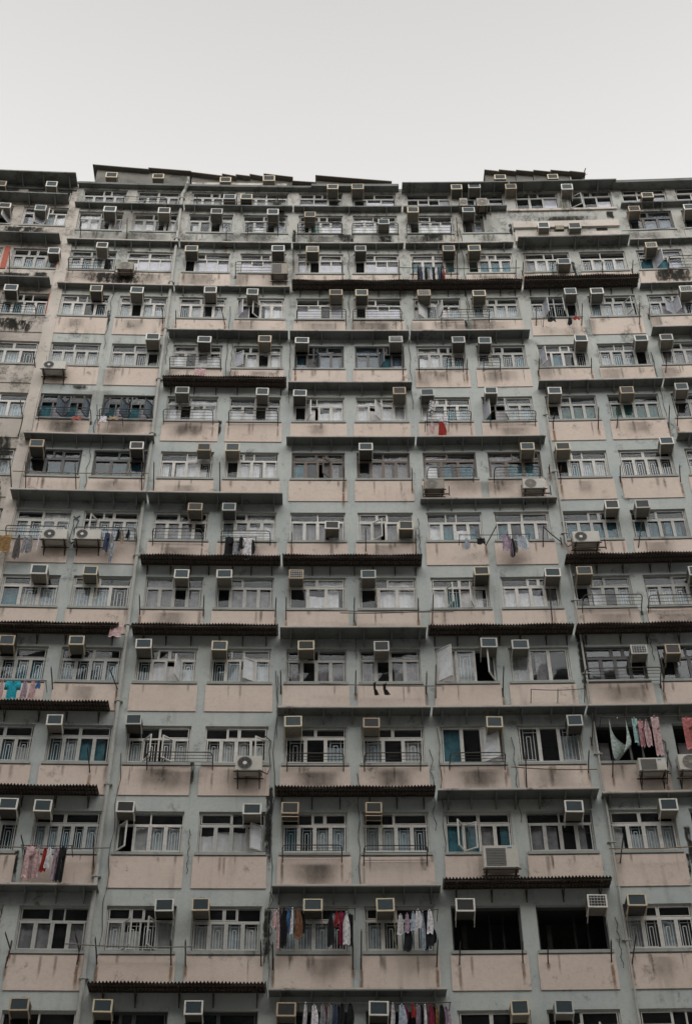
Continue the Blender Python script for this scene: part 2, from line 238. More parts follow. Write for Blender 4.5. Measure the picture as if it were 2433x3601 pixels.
# ------------------------------------------------------------------ layout
def cellx(c):
    x = (c // 2 + (.05, .545)[c % 2]) * PITCH
    return x, x + CEL
def SZ(f, left=False):
    n = {13: 12.93, 14: 13.5}.get(f, f)
    if left: n = {13: 13.0, 14: 13.6}.get(f, f)
    return n * ROWH + BASE
WH = 1.24
ROWS = {
 1: (-5, "w:gggg k:kcck k:dddd k:kkkk k:kdkd w:gggg w:gwgg/1a2b w:ssss"),
 2: (-5, "g:cckc g:sggs/1a2b g:gggs w:gggg w:gggg K K w:sggg"),
 3: (-6, "g:gggg g:ggggg w:ksss/0a g:wwww/3b w:gggg w:gggg w:ttct/0b1a g:cckc w:ssss"),
 4: (-6, "g:gggg g:ggtt w:gggs/1a2b w:ssss/3b w:gkg w:gkg w:tkw^/2a w:gkg^ K K"),
 5: (-6, "g:gggg g:gggg w:gwww/2b w:ggww/2b g:ckcc g:ckcc w:wsd^/0a2b w:sck^ k:kdkk k:kdkk"),
 6: (-6, "w:tgg w:ggg g:cckc g:kccc w:kww w:kww w:wgww/1a2b w:wwwc g:kwkg g:ssgg"),
 7: (-6, "w:ggwg w:gggg/0b w:ccck w:gwww w:cccc w:cccc/1a w:wtwt w:tktc g:tttt g:tttt"),
 8: (-7, "w:sgg k:ktt k:ktt w:wwww w:kwww b:tkcc/2b b:kccc b:wtt b:ctt w:kggs w:gggg"),
 9: (-7, "w:ggg k:tqtq/0a1b2a3b k:tqtq/0a1b2a3b g:wkww g:wwkw w:kwww/1a w:wwww/1b w:wwgg g:vwgg/0a1b g:kvvv g:vvvv g:kgg"),
 10: (-7, "w:ggg g:gggg g:gggk g:wkww g:gwkw/0a k:tcqq/1b k:qttq/2a g:wwgg g:wsgg w:qtkg/0a g:gggk g:cccc"),
 11: (-7, "w:gggg w:ggkg w:gkss w:gsks w:qkww/0a1b w:ppkp w:kppp g:wgwg/0b2a g:gggg g:gggk/1a2b g:gggg/3a g:gqqg/1b2a"),
 12: (-7, "g:gggg g:gggk w:pppp w:kppp w:pppk w:pkpp w:kppp w:tttt w:kttt w:cggg w:gggg g:ttq/1a"),
 13: (-8, "w:kgk/2b w:qggw/1b2a g:wwkq g:wwkw g:skks g:kwkq g:kvwp g:wwkw g:kwwp H - - k:kqq k:kk"),
 14: (-8, "w:kgg w:kkk g:cccc g:cccc g:cccc g:cccc g:ppk g:kpp w:pppp g:tkp g:kkp g:kkp/0a w:ppp w:ppp")}
FIRSTVIS = {f: ROWS[f][0] for f in ROWS}
ORD = ['zeroth','first','second','third','fourth','fifth','sixth','seventh','eighth','ninth','tenth','eleventh','twelfth','thirteenth','fourteenth','fifteenth']
def rowname(f):
    if f <= 7: return 'bottom row' if f == 1 else ORD[f] + ' row up'
    return 'top row' if f == 14 else ORD[15 - f] + ' row down'
def winname(f, c):
    k = c - FIRSTVIS[f] + 1
    tot = len(ROWS[f][1].split())
    if c < 0 or True:
        if k <= (tot + 1)//2: return 'leftmost window' if k == 1 else ORD[k] + ' window from left'
        k = tot - k + 1
        return 'rightmost window' if k == 1 else ORD[k] + ' window from right'
def nearcell(x, z):
    f = min(range(1, 15), key=lambda n: abs(SZ(n) + .5 - z))
    cs = range(ROWS[f][0], ROWS[f][0] + len(ROWS[f][1].split()))
    c = min(cs, key=lambda c: abs(sum(cellx(c))/2 - x))
    return f, c
used = {}
def place_label(prefix, x, z, rel=None):
    f, c = nearcell(x, z)
    a, b = cellx(c); mid = (a+b)/2
    if rel is None:
        d = x - mid
        rel = 'left of' if d < -.85 else 'right of' if d > .85 else 'near left of' if d < -.3 else 'near right of' if d > .3 else 'under'
    return '%s %s %s, %s' % (prefix, rel, winname(f, c), rowname(f))
def uniq(label):
    n = used.get(label, 0); used[label] = n + 1
    if n: label = (label.replace('thin ', '').replace('small ', '').replace('long ', '').replace('dark ', '') + ', ' + ORD[n+1] + ' there')
    if len(label.replace(',', ' ').split()) > 16: print('LONG', label)
    return label

# ------------------------------------------------------------------ buildings
O0 = (0, 0, 0)
block = empty('apartment_block', (0, 0, 0), 'huge weathered grey and pink apartment block covered in windows and air conditioners', 'apartment block')
leftb = empty('apartment_block', (-13.6, 0, 0), 'mould blackened pale block at left edge beyond the cream pilaster', 'apartment block')
LX = -13.28
XR = 30.; XL = -34.
TOP = 51.72

def wall_rows(mb, x0, x1, cells_of, left):
    """mb materials: 0 grey, 1 pink, 2 sill, 3 cream"""
    prevtop = 0.
    for f in range(1, 15):
        S = SZ(f, left)
        mb.strip(x0, x1, 0, .25, prevtop, S)                      # spandrel zone
        # panels
        cs = cells_of(f)
        for c in cs:
            a, b = cellx(c)
            if a < x0 or b > x1: continue
            if f > 1 and f < 14:
                zb = SZ(f-1, left) + 1.735
                if f == 13 and c in (2, 3): continue
                mb.strip(max(a-.08, x0+.02), b+.08, -.028, .0, zb, S-.14, 1 if f < 13 else 0)
                mb.strip(max(a-.05, x0+.02), b+.05, -.055, .0, S-.105, S-.02, 2)
        prevtop = S + WH + (0 if f < 14 else -.02)
        opens = []
        for c in cs:
            if left is False and f == 13 and c in (2, 3): continue
            a, b = cellx(c)
            if left is False and f == 13 and c == 1: b = a + .85
            if b > x0 and a < x1: opens.append((max(a, x0), min(b, x1)))
        opens.sort(); x = x0
        for a, b in opens:
            if a > x: mb.strip(x, a, 0, .25, S, prevtop)
            x = b
        if x < x1: mb.strip(x, x1, 0, .25, S, prevtop)
    mb.strip(x0, x1, 0, .25, prevtop, TOP + (.25 if left else 0))
    for f in range(-3, 1):
        for c in cells_of(1):
            a, b = cellx(c)
            if a >= x0 and b <= x1:
                S = f * ROWH + BASE + ROWH
                if S - 1.06 > 0: mb.strip(max(a-.08, x0+.02), b+.08, -.028, 0, S-1.06, S-.14, 1)

mb = MB(); wall_rows(mb, LX, XR, lambda f: range(-6, 10), False)
# blank top-right bay: parapet, ledge and slot (13th row)
mb.strip(4.30, 8.72, -.07, 0, 50.22, 50.34, 3)
mb.strip(4.42, 8.66, -.10, 0, 49.02, 49.42, 3)
mb.strip(4.42, 8.60, -.16, 0, 48.02, 48.58, 3)
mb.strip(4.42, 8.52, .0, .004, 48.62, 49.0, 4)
wall = mb.build('wall', [M['grey'], M['pink'], M['sill'], M['cream'], M['dark']], block, O0)
# the cream edge pilaster between the two blocks
mb = MB(); mb.strip(LX-.20, LX+.22, -.05, .0, 0, 50.2)
mb.build('edge_pilaster', M['cream'], block, O0)
# cream washed piers high up
mb = MB(); wall_rows(mb, XL, LX, lambda f: range(-11, -6), True)
OL = Vector((-13.6, 0, 0))
mb.build('wall', [M['oldpink'], M['oldpink'], M['sill'], M['cream'], M['dark']], leftb, OL)
for f in (11, 12):
    for xx in (-15.62, -13.52):
        mb = MB(); mb.strip(xx, xx + .2, -.035, 0, SZ(f)-.12, SZ(f)+WH+.05)
        mb.build('red_pilaster', M['redpaint'], leftb, OL)
# body of the blocks: rooms, floor slabs, back
for nm, a, b, par, org in (('m', LX, XR, block, Vector(O0)), ('l', XL, LX, leftb, OL)):
    mb = MB()
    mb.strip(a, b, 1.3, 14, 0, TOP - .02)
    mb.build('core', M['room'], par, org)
    mb = MB()
    for f in range(1, 15):
        S = SZ(f, nm == 'l')
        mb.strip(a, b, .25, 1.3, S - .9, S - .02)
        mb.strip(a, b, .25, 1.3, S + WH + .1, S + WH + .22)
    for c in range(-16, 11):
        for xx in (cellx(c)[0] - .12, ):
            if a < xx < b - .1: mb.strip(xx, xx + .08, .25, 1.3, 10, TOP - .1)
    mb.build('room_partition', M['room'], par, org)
    mb = MB()
    if nm == 'm':
        mb.strip(a, -3.7, -.22, 14, TOP + .003, TOP + .13)
        mb.strip(-3.7, -.1, -.3, 14, TOP + .003, TOP + .16)
        mb.strip(-.1, 8.7, -.02, 14, TOP + .003, TOP + .2)
        mb.strip(8.7, XR, -.38, 14, TOP - .12, TOP + .05)
    else: mb.strip(a, b, -.02, 14, TOP + .25, TOP + .4)
    mb.build('roof', M['slab'], par, org)

# drainpipes
def pipe(x, z0, z1, par, y=-.1, r=.055):
    mb = MB(); mb.tube([(x, y, z0), (x, y, z1)], r, 10)
    z = z0 + .6
    while z < z1:
        mb.tube([(x, y, z), (x, y, z + .09)], r + .022, 10); mb.box(x-.12, x+.12, y, 0, z+.03, z+.055); z += 2.8
    mb.build('drainpipe', M['pipe'], par, O0, smooth=False)
pipe(-8.99, 0, 51.3, block)
pipe(4.62, 15, 38.4, block, -.05, .03)
mb = MB(); mb.tube([(-8.99,-.1,51.3),(-8.9,-.14,51.55),(-8.8,-.3,51.75),(-8.8,-.3,52.2)], .06, 8); mb.build('pipe_elbow', M['pipe'], block, O0)
mb = MB()
cr = random.Random(4)
for (x, z0, z1, dx) in tuple((cr.choice([-11.05,-8.8,-6.6,-4.4,-2.2,.05,2.2,4.45,6.6,8.85]) + cr.uniform(-.12,.12), z_, z_ + cr.uniform(1.2, 6), cr.uniform(.01,.05)) for z_ in [cr.uniform(15, 46) for _ in range(26)]) + ((-4.45, 17, 27, .05), (2.02, 47, 49.5, .03), (-13.1, 30, 41, .02), (8.95, 24, 33, .04), (-.02, 38.4, 43, .03)):
    pts = [(x + dx*math.sin(k*1.7), -.045, z0 + (z1-z0)*k/14) for k in range(15)]
    mb = MB(); mb.tube(pts, .012, 4)
    mb.build('wall_cable', M['kframe'], block, O0)

# ------------------------------------------------------------------ windows
rest = MB()          # (unused parts are merged only past the first hundred)
wincount = 0
def window(f, c, spec, par, org, left):
    global wincount
    a, b = cellx(c); S = SZ(f, left)
    if spec == '-': return
    rnd = random.Random(f*100 + c*7)
    if spec == 'K':
        mbb = MB(); yy = .22
        mbb.box(a, a+.05, .14, yy, S, S+WH); mbb.box(b-.05, b, .14, yy, S, S+WH); mbb.box(a+.05, b-.05, .14, yy, S, S+.05); mbb.box(a+.05, b-.05, .14, yy, S+WH-.05, S+WH)
        w = mbb.build('window', M['kframe'], par, org)
        k = MB()
        if (f, c) != (4, 3):
            k.box(a+.3 if f==2 else a+.15, a+.42, .5, .53, S, S+WH-.3)
            k.box(a+1.0, a+1.06, .5, .56, S, S+WH)
            k.box(a+1.35, a+1.4, .5, .56, S, S+WH)
        else: k.box(a+.2, a+.7, .5, .53, S, S+.9)
        k.build('shutter', CM['k'] if f == 2 else CM['c'], w, org)
        return
    if spec == 'H': spec = 'k:kq'; b = a + .85
    fr, rest_ = spec.split(':'); opens = {}
    if '/' in rest_:
        rest_, op = rest_.split('/')
        for i in range(0, len(op), 2): opens[int(op[i])] = op[i+1]
    notr = rest_.endswith('^'); rest_ = rest_.rstrip('^'); L = list(rest_); n = len(L)
    fm = {'w': M['wframe'], 'g': M['gframe'], 'b': M['bframe'], 'k': M['kframe']}[fr]
    gm = M['dglass'] if fr == 'k' else M['glass']
    t = .045; y0, y1 = .07, .125
    zt = S + WH; zm = zt if notr else S + WH * rnd.choice((.66, .68, .70))
    mbf = MB(); pane = MB(); cur_ = {}; gr = MB()
    mbf.box(a, a+t, y0, y1, S, zt); mbf.box(b-t, b, y0, y1, S, zt)
    mbf.box(a+t, b-t, y0, y1, S, S+t); mbf.box(a+t, b-t, y0, y1, zt-t, zt)
    if not notr: mbf.box(a+t, b-t, y0-.01, y1, zm-.025, zm+.025)
    def quad(x0, x1, z0, z1):
        j = lambda: rnd.uniform(-.006, .006)
        pane.add([(x0, .10+j(), z0), (x1, .10+j(), z0), (x1, .10+j(), z1), (x0, .10+j(), z1)], [(0,1,2,3)])
    # transom lights
    if not notr:
        tr = rnd.choice(([.46,.2,.34],[.34,.2,.46],[.5,.5],[.46,.54])) if n > 2 else [1]
        x = a + t
        wdt = b - a - 2*t
        for i, q in enumerate(tr):
            x1 = x + wdt*q
            if i < len(tr)-1: mbf.box(x1-.02, x1+.02, y0, y1, zm+.025, zt-t)
            z0_, z1_ = zm+.04, zt-t-.01
            quad(x+.02, x1-.02, zm+.025, zt-t)
            # vent sash frame
            if rnd.random() < .55:
                mbf.box(x+.022, x+.045, y0-.012, y0+.02, z0_, z1_); mbf.box(x1-.045, x1-.022, y0-.012, y0+.02, z0_, z1_)
                mbf.box(x+.045, x1-.045, y0-.012, y0+.02, z0_, z0_+.022); mbf.box(x+.045, x1-.045, y0-.012, y0+.02, z1_-.022, z1_)
            ll = L[min(i*2, n-1)]
            if f >= 6 and ll in 'wsqc' and rnd.random() < .35: cur_.setdefault(ll, []).append((x+.01, x1-.01, zm, zt-t))
            x = x1
    zl1 = zm - .025 if not notr else zt - t
    # lower lights
    sash = []
    wl = (b - a - 2*t) / n
    for i, ch in enumerate(L):
        x0 = a + t + i*wl; x1 = x0 + wl
        if i: mbf.box(x0-.022, x0+.022, y0-.004, y1-.004, S+t, zl1)
        k0, k1 = x0+.02, x1-.02; s0, s1 = S+t, zl1
        if i in opens: sash.append((k0, k1, s0, s1, opens[i], ch))
        else:
            quad(k0, k1, s0, s1)
            r = .03
            if ch != 'p':
                mbf.box(k0, k0+r, y0-.012, y0+.02, s0, s1); mbf.box(k1-r, k1, y0-.012, y0+.02, s0, s1)
                mbf.box(k0+r, k1-r, y0-.012, y0+.02, s0, s0+r); mbf.box(k0+r, k1-r, y0-.012, y0+.02, s1-r, s1)
        if ch == 'p':
            cut = rnd.choice((0, .12, .2, .3)); cur_.setdefault('p', []).append((k0, k1, s0, s1 - (s1-s0)*cut, .13))
        elif ch in 'wcstvqg':
            if ch == 'g': 
                if rnd.random() < .85: cur_.setdefault(rnd.choice('gggstk' if f < 9 else 'ggsst'), []).append((k0, k1, s0 - .02, s1 - rnd.choice((0, 0, .05, .2)), .19))
            else:
                cut = rnd.choice((0, 0, 0, 0, .15, .3)) if ch in 'wsq' else 0
                e0 = k0 - .02; e1 = k1 + .02
                if rnd.random() < .22:
                    if rnd.random() < .5: e1 -= wl*rnd.uniform(.2, .45)
                    else: e0 += wl*rnd.uniform(.2, .45)
                cur_.setdefault(ch, []).append((e0, e1, s0 - .03, s1 - (s1-s0)*cut, .17))
        if ch == 'g' or (ch in 's' and rnd.random() < .8) or (ch == 'w' and f in (5, 7, 8, 10) and rnd.random() < .4):
            w_ = k1-k0; h_ = s1-s0; q = .0045 if f > 8 else .006 if f > 5 else .008; yy = .13
            def bar(xa, za, xb, zb):
                if abs(xa-xb) < 1e-6: gr.box(xa-q, xa+q, yy, yy+.015, za, zb)
                else: gr.box(xa, xb, yy+.002, yy+.017, za-q, za+q)
            xa, xb = k0 + w_*.22, k1 - w_*.22; za, zb = s0 + h_*.1, s1 - h_*.1
            bar(xa, s0, xa, s1); bar(xb, s0, xb, s1); bar(xa, za, xb, za); bar(xa, zb, xb, zb)
            xm = (k0+k1)/2; d = w_*.11
            bar(xm-d, za, xm-d, zb - h_*.12); bar(xm+d, za, xm+d, zb - h_*.12); bar(xm-d, zb-h_*.12, xm+d, zb)
            bar(k0, za, xa, za); bar(xb, zb, k1, zb)
    w = mbf.build('window', fm, par, org)
    pane.build('pane', gm, w, org)
    if gr.v: gr.build('grille', M['grille'] if f % 2 else M['grille2'], w, org)
    for ch, lst in cur_.items():
        for q in lst:
            cm = MB()
            x0, x1, z0, z1 = q[:4]; yb = q[4] if len(q) > 4 else .17
            if ch == 'p':
                cm.box(x0, x1, yb, yb+.008, z0, z1); cm.build('panel', CM[ch], w, org); continue
            m_ = max(6, int((x1-x0)/.026)); vs = []
            ph = rnd.uniform(0, 6)
            for j in range(m_+1):
                xx = x0 + (x1-x0)*j/m_; yy = yb + .0065*math.sin(xx*40 + ph) + .012*math.sin(xx*13)
                sag = .015*math.sin(xx*9+ph)
                vs += [(xx, yy, z0), (xx, yy + .01, z1 + sag)]
            cm.add(vs, [(2*j, 2*j+2, 2*j+3, 2*j+1) for j in range(m_)])
            cm.build('curtain', CM[ch], w, org)
    for k0, k1, s0, s1, side, ch in sash:
        ang = math.radians(rnd.uniform(28, 72)) if fr != 'k' else math.radians(rnd.uniform(50, 75))
        hx = k0 if side == 'a' else k1; sg = 1 if side == 'a' else -1
        R = Matrix.Translation((hx, y0, 0)) @ Matrix.Rotation(-ang*sg, 4, 'Z')
        W = (k1-k0); sm = MB(); gp = MB(); r = .035
        def sb(x0, x1, z0, z1):
            if sg < 0: x0, x1 = -x1, -x0
            sm.box(x0, x1, -.035, 0, z0, z1, 0, R)
        sb(0, r, s0, s1); sb(W-r, W, s0, s1); sb(r, W-r, s0, s0+r); sb(r, W-r, s1-r, s1)
        xs = (r, W-r) if sg > 0 else (-(W-r), -r)
        gp.add([R @ Vector((xs[0], -.018, s0+r)), R @ Vector((xs[1], -.018, s0+r)), R @ Vector((xs[1], -.018, s1-r)), R @ Vector((xs[0], -.018, s1-r))], [(0,1,2,3)])
        n0 = len(sm.v)
        # glass as slot 1 of the sash
        sm.add(gp.v, gp.f, 1)
        if ch in 'wqp' or (f >= 9 and rnd.random() < .4):    # papered or frosted glass
            sm.add([v + Vector((0, .006, 0)) for v in gp.v], [(0,1,2,3)], 2)
        sm.build('sash', [fm, gm, CM['w' if ch == 'w' else 'q']], w, org)

for f, (c0, row) in ROWS.items():
    for i, spec in enumerate(row.split()):
        c = c0 + i; left = c <= -7
        if left: continue
        if f == 14 or (f == 13): continue
        window(f, c, spec, block, Vector(O0), False)
for f, (c0, row) in ROWS.items():
    for i, spec in enumerate(row.split()):
        c = c0 + i
        if c <= -7: window(f, c, spec, leftb, OL, True)
n_as_part = len([o for o in block.children if o.name.startswith('window')])
# the two highest rows of the main block: past the hundredth window they form one part
def merged(cells, par, org, left, label):
    before = set(bpy.data.objects)
    for f, c, spec in cells: window(f, c, spec, par, org, left)
    new = [o for o in bpy.data.objects if o not in before]
    vs = []; fs = []; mi = []; mats = []
    for o in new:
        base = len(vs); vs += [tuple(v.co) for v in o.data.vertices]
        mm = []
        for m in o.data.materials:
            if m not in mats: mats.append(m)
            mm.append(mats.index(m))
        for p in o.data.polygons:
            fs.append([base + k for k in p.vertices]); mi.append(mm[p.material_index])
        bpy.data.objects.remove(o)
    me = bpy.data.meshes.new('windows'); me.from_pydata(vs, [], fs)
    for m in mats: me.materials.append(m)
    me.polygons.foreach_set('material_index', mi); me.update()
    o = bpy.data.objects.new('windows', me); C.objects.link(o); o.parent = par
    tag(o, label, kind='stuff')
cells = [(f, ROWS[f][0]+i, s) for f in (13, 14) for i, s in enumerate(ROWS[f][1].split()) if ROWS[f][0]+i > -7]
merged(cells, block, Vector(O0), False, 'two highest rows of small windows under the roof')
wr = random.Random(3); kinds = ['w:gggg','g:wwgw','w:kwww','g:cckc','w:ggss','g:ssss']
cells = []; cl = []
for f in range(1, 15):
    last = ROWS[f][0] + len(ROWS[f][1].split())
    cells += [(f, c, wr.choice(kinds)) for c in range(last, 10)] + ([(f, -6, 'w:gggg')] if ROWS[f][0] > -6 else [])
    cl += [(f, c, wr.choice(kinds)) for c in range(-11, min(ROWS[f][0], -6))]
merged(cells, block, Vector(O0), False, 'windows further along the same facade')
merged(cl, leftb, OL, True, 'windows further along the same facade')

# ------------------------------------------------------------------ awnings (parts of the block, brackets below them)
AW = {1: {-2:'c', -1:'f'}, 2: {-3:'f', -1:'f', 0:'c'}, 3: {-3:'c', -1:'c', 0:'f', 1:'n'}, 4: {-3:'c', -1:'f', 0:'f', 1:'f'}, 5: {-3:'c', -2:'c', -1:'f', 0:'c', 1:'c'},
      6: {-2:'c', -1:'c', 1:'c'}, 7: {-3:'f', -2:'f', 0:'n'}, 8: {-3:'f', -1:'f', 0:'f', 2:'f'}, 9: {-2:'c', -1:'f', 1:'f', 2:'f'}, 10: {-2:'f', -1:'f', 0:'f', 2:'f'},
      11: {-4:'d', -3:'n', -2:'n', -1:'c', 0:'c', 1:'C', 2:'n'}, 12: {-4:'d', -3:'n', -2:'n', -1:'n', 0:'n', 1:'d', 2:'n'},
      13: {-4:'d', -3:'n', -2:'n', -1:'n', 0:'n', 2:'n'}, 14: {-4:'D', 0:'d', 1:'d'}}
DEP = {'f': .40, 'n': .27, 'd': .50, 'D': .68, 'c': .52, 'C': .58}
AX = {(13, 0): (.05, 4.25), (7, 0): (.05, 4.5), (3, 1): (4.52, 8.9), (12, 0): (.05, 4.3), (11, -1): (-4.38, .05)}
for f, d in AW.items():
    for p, k in d.items():
        left = p == -4; par = leftb if left else block; org = OL if left else Vector(O0)
        S = SZ(f, left); dep = DEP[k] if k != 'f' else {5: .57, 7: .53, 3: .50, 4: .42, 10: .43}.get(f, .40); rnd = random.Random(f*31 + p)
        x0, x1 = p*PITCH + .03, (p+1)*PITCH - .03
        if (f, p) in AX: x0, x1 = AX[(f, p)]
        if p == 2: x1 = 13.2
        if p == -4: x0, x1 = -17.9, LX - (.05 if f == 14 else .24)
        if f in (3, 4, 5) and p == -3: x1 = -9.2
        if f == 11 and p == -3: x0 = -13.25
        za = S + (1.60 if k in 'fndD' else 1.73)
        if f == 13: za = S + 1.50
        if f == 14: za = 51.66
        if f == 14 and left: za = 51.75
        mb = MB()
        if k in 'cC':
            n = int((x1-x0)/.0147); vs = []
            dz = rnd.uniform(-.03, .03); zf = za + (.10 if k == 'C' else .0)
            for i in range(n+1):
                x = x0 + (x1-x0)*i/n; wv = .030*math.sin(2*math.pi*x/.088)
                jag = -dep + .02*math.sin(x*3.1+p) + (.03 if rnd.random() < .004 else 0)
                vs += [(x, 0, za + wv), (x, jag, zf + dz + wv), (x, jag, zf + dz + wv + .004), (x, 0, za + wv + .004)]
            fs = []
            for i in range(n):
                q = i*4
                for u in range(4): fs.append((q+u, q+4+u, q+4+(u+1)%4, q+(u+1)%4))
            fs += [(0,1,2,3)]
            mb.add(vs, fs)
            aw = mb.build('awning', M['corr'], par, org)
            rb = MB()
            for yy in (-.08, -.3, -.47): rb.strip(x0+.02, x1-.02, yy, yy+.03, za-.055, za-.018)
            rb.build('purlin', M['rust'], aw, org)
        else:
            mb.strip(x0, x1, -dep, 0, za, za+.045)
            mb.strip(x0, x1, -dep, -dep+.03, za-.02, za-.001)
            if k == 'D':
                mb.strip(x0, x1, -.06, 0, za-.3, za-.002)
            aw = mb.build('awning', M['slab'] if k != 'D' else M['conc'], par, org)
            if k == 'D': aw.data.materials[0] = M['slab']
            if f not in (13, 14) and k != 'd':       # painted drip edge
                e = MB(); e.strip(x0, x1, -dep-.006, -dep, za+.005, za+.05); e.build('drip_edge', M['cream'], aw, org)
        nb = rnd.choice((5, 6, 6, 7)); bz = M['rust'] if k in 'cC' else M['slab']
        if f in (13, 14) and not left: nb = 3
        if p >= 2 or left: nb = 4 if k != 'D' else 5
        for i in range(nb):
            x = x0 + (x1-x0)*(i+.35+rnd.uniform(-.12,.12))/(nb-.3)
            b = MB(); h = .34 if k in 'cC' else .30; dd = dep*.92; tz = za - .02
            if k in 'cC':
                b.box(x-.014, x+.014, -.03, -.002, tz-h-.06, tz-.04)
                b.add([(x-.012,-.03,tz-h),(x+.012,-.03,tz-h),(x+.012,-dd,tz-.07),(x-.012,-dd,tz-.07),(x-.012,-.03,tz-h+.04),(x+.012,-.03,tz-h+.04),(x+.012,-dd,tz-.04),(x-.012,-dd,tz-.04)],
                      [(3,2,1,0),(4,5,6,7),(0,1,5,4),(1,2,6,5),(2,3,7,6),(3,0,4,7)])
            else:
                b.add([(x-.016,-.002,tz),(x+.016,-.002,tz),(x+.016,-dd,tz),(x-.016,-dd,tz),(x-.016,-.002,tz-h),(x+.016,-.002,tz-h),(x+.016,-dd,tz-.03),(x-.016,-dd,tz-.03)],
                      [(0,1,2,3),(7,6,5,4),(4,5,1,0),(5,6,2,1),(6,7,3,2),(7,4,0,3)])
            b.build('bracket', bz, aw, org)

# ------------------------------------------------------------------ stains with shapes of their own: rust runs, soot, mould
def stain_mat(name, col, dens, sc=3., lo=.42, hi=.7):
    m, nt, bs, out = nodes(name)
    bs.inputs['Base Color'].default_value = (*col, 1); bs.inputs['Roughness'].default_value = 1; bs.inputs['Specular IOR Level'].default_value = 0
    uv = N(nt, 'UVMap'); s = N(nt, 'SeparateXYZ'); nt.links.new(uv.outputs[0], s.inputs[0])
    def bell(o, lo_, hi_):
        return mth(nt, 'MULTIPLY', ramp(nt, o, 0, lo_), ramp(nt, mth(nt, 'SUBTRACT', 1, o), 0, hi_))
    e = mth(nt, 'MULTIPLY', bell(s.outputs[0], .35, .35), bell(s.outputs[1], .5, .12))
    pos = N(nt, 'NewGeometry').outputs['Position']
    n = mth(nt, 'ADD', mth(nt, 'MULTIPLY', noise(nt, pos, sc, 8, .72, (1.5, 1.5, .55)), .9), mth(nt, 'MULTIPLY', mth(nt, 'SUBTRACT', e, .6), .35))
    al = mth(nt, 'MULTIPLY', mth(nt, 'MULTIPLY', ramp(nt, n, lo, hi), e), dens)
    nt.links.new(al, bs.inputs['Alpha']); return m
SM = {'rust': stain_mat('stain_rust', (.22,.11,.05), .75, 6, .28, .75), 'soot': stain_mat('stain_soot', (.09,.083,.072), .42, 1.8, .26, .80), 'mould': stain_mat('stain_mould', (.03,.03,.027), .85, 4.5, .46, .58),
      'drip': stain_mat('stain_drip', (.17,.14,.11), .55, 4, .28, .8)}
class Decals:
    def __init__(self): self.q = []
    def add(self, x0, x1, z0, z1, y=-.033): self.q.append((x0, x1, z0, z1, y))
    def build(self, mat, par, org):
        mb_ = MB(); uvs = []
        for i, (x0, x1, z0, z1, y) in enumerate(self.q):
            y -= .0004*(i % 7)
            mb_.add([(x0,y,z0),(x1,y,z0),(x1,y,z1),(x0,y,z1)], [(0,1,2,3)]); uvs += [(0,0),(1,0),(1,1),(0,1)]
        o = mb_.build('wall_stain', mat, par, org); lay = o.data.uv_layers.new(name='UVMap')
        for i, uv in enumerate(uvs): lay.data[i].uv = uv
        o['kind'] = 'stuff'; return o
rs, so_, mo_, dr_ = Decals(), Decals(), Decals(), Decals()
rnd = random.Random(99)
for xt, zt, xb, zb in SPIKE:
    if xb > LX and rnd.random() < .8:
        L = rnd.uniform(.4, 1.3); rs.add(xb-.07, xb+.08, zb-L+.15, zb+.05, -.030)
for x0, x1, zf, zw in RACK:
    if x0 < LX: continue
    for xx in (x0, x1):
        if rnd.random() < .6: dr_.add(xx-.06, xx+.06, zw-.95, zw-.12, -.031)
    if rnd.random() < .5: so_.add(x0-.1, x1+.1, zw-1.0, zw-.1, -.0315)
for f in range(2, 14):
    for c in range(-6, 5):
        a_, b_ = cellx(c); S = SZ(f)
        if (f, c) in ((13, 2), (13, 3)): continue
        p_ = .2 + .08*max(0, f-8)
        if rnd.random() < p_: so_.add(a_ + rnd.uniform(-.1,.5), b_ - rnd.uniform(-.1,.5), S-1.06, S-.15, -.0322)
        if f > 9 and rnd.random() < .5: so_.add(a_-.4, a_+rnd.uniform(.2, 1.2), S-1.5, S+rnd.uniform(-.3, 1.2) if rnd.random() < .3 else S-.1, -.0323)
        for _ in range(rnd.choice((1, 2, 3, 4))):
            xx = rnd.uniform(a_, b_); dr_.add(xx-.04, xx+rnd.uniform(.01,.16), S-rnd.uniform(.35,1.1), S-.1, -.0318)
        if rnd.random() < .12:
            xx = rnd.choice((a_-.15, b_+.1)); mo_.add(xx-.15, xx+.15, S-rnd.uniform(.8,1.6), S+rnd.uniform(-.1,.9), -.004)
# places where the photograph shows heavier dirt
for q in ((.4,1.9,47.9,48.75),(-1.2,-.2,47.75,48.7),(-2.9,-1.6,47.8,48.8),(4.6,8.4,49.25,49.85),(8.1,8.7,49.2,50.2),(9.0,11.6,44.9,46.2),(-13.1,-9.2,44.9,46.1),(-12.3,-11.2,39.2,39.5),(-5.6,-4.5,48.2,51.4),(4.35,4.85,24.5,28.8),(-4.75,-4.35,19,23.5),(-4.7,-4.3,16.8,19.6)):
    mo_.add(*q, -.036 if q[1]-q[0] > .7 else -.005)
for q in ((-10.9,-9.3,33.6,34.9),(-12.8,-9.6,38.2,39.3),(-13.1,-9.2,47.4,48.8),(-8.6,-4.6,47.4,48.9),(-17,-13.6,40.3,43.0),(.4,4.2,46.0,47.7),(4.5,8.6,48.0,50.1),(-4.6,-3.9,44,49),(-13,-9,48.6,50.1),(-13.1,-11.3,36.6,37.8),(-11,-9.2,36.6,37.8),(-8.6,-7,33.7,34.7),(-4.0,-2.5,22.6,23.6),(-1.9,-.4,22.6,23.6),(-3.8,-2.6,19.6,20.7),(4.5,4.9,19.2,22.8),(4.5,4.95,44,48),(2.0,4.3,48.3,49.9),(.3,4.2,34.0,34.9)):
    so_.add(*q, -.0365)
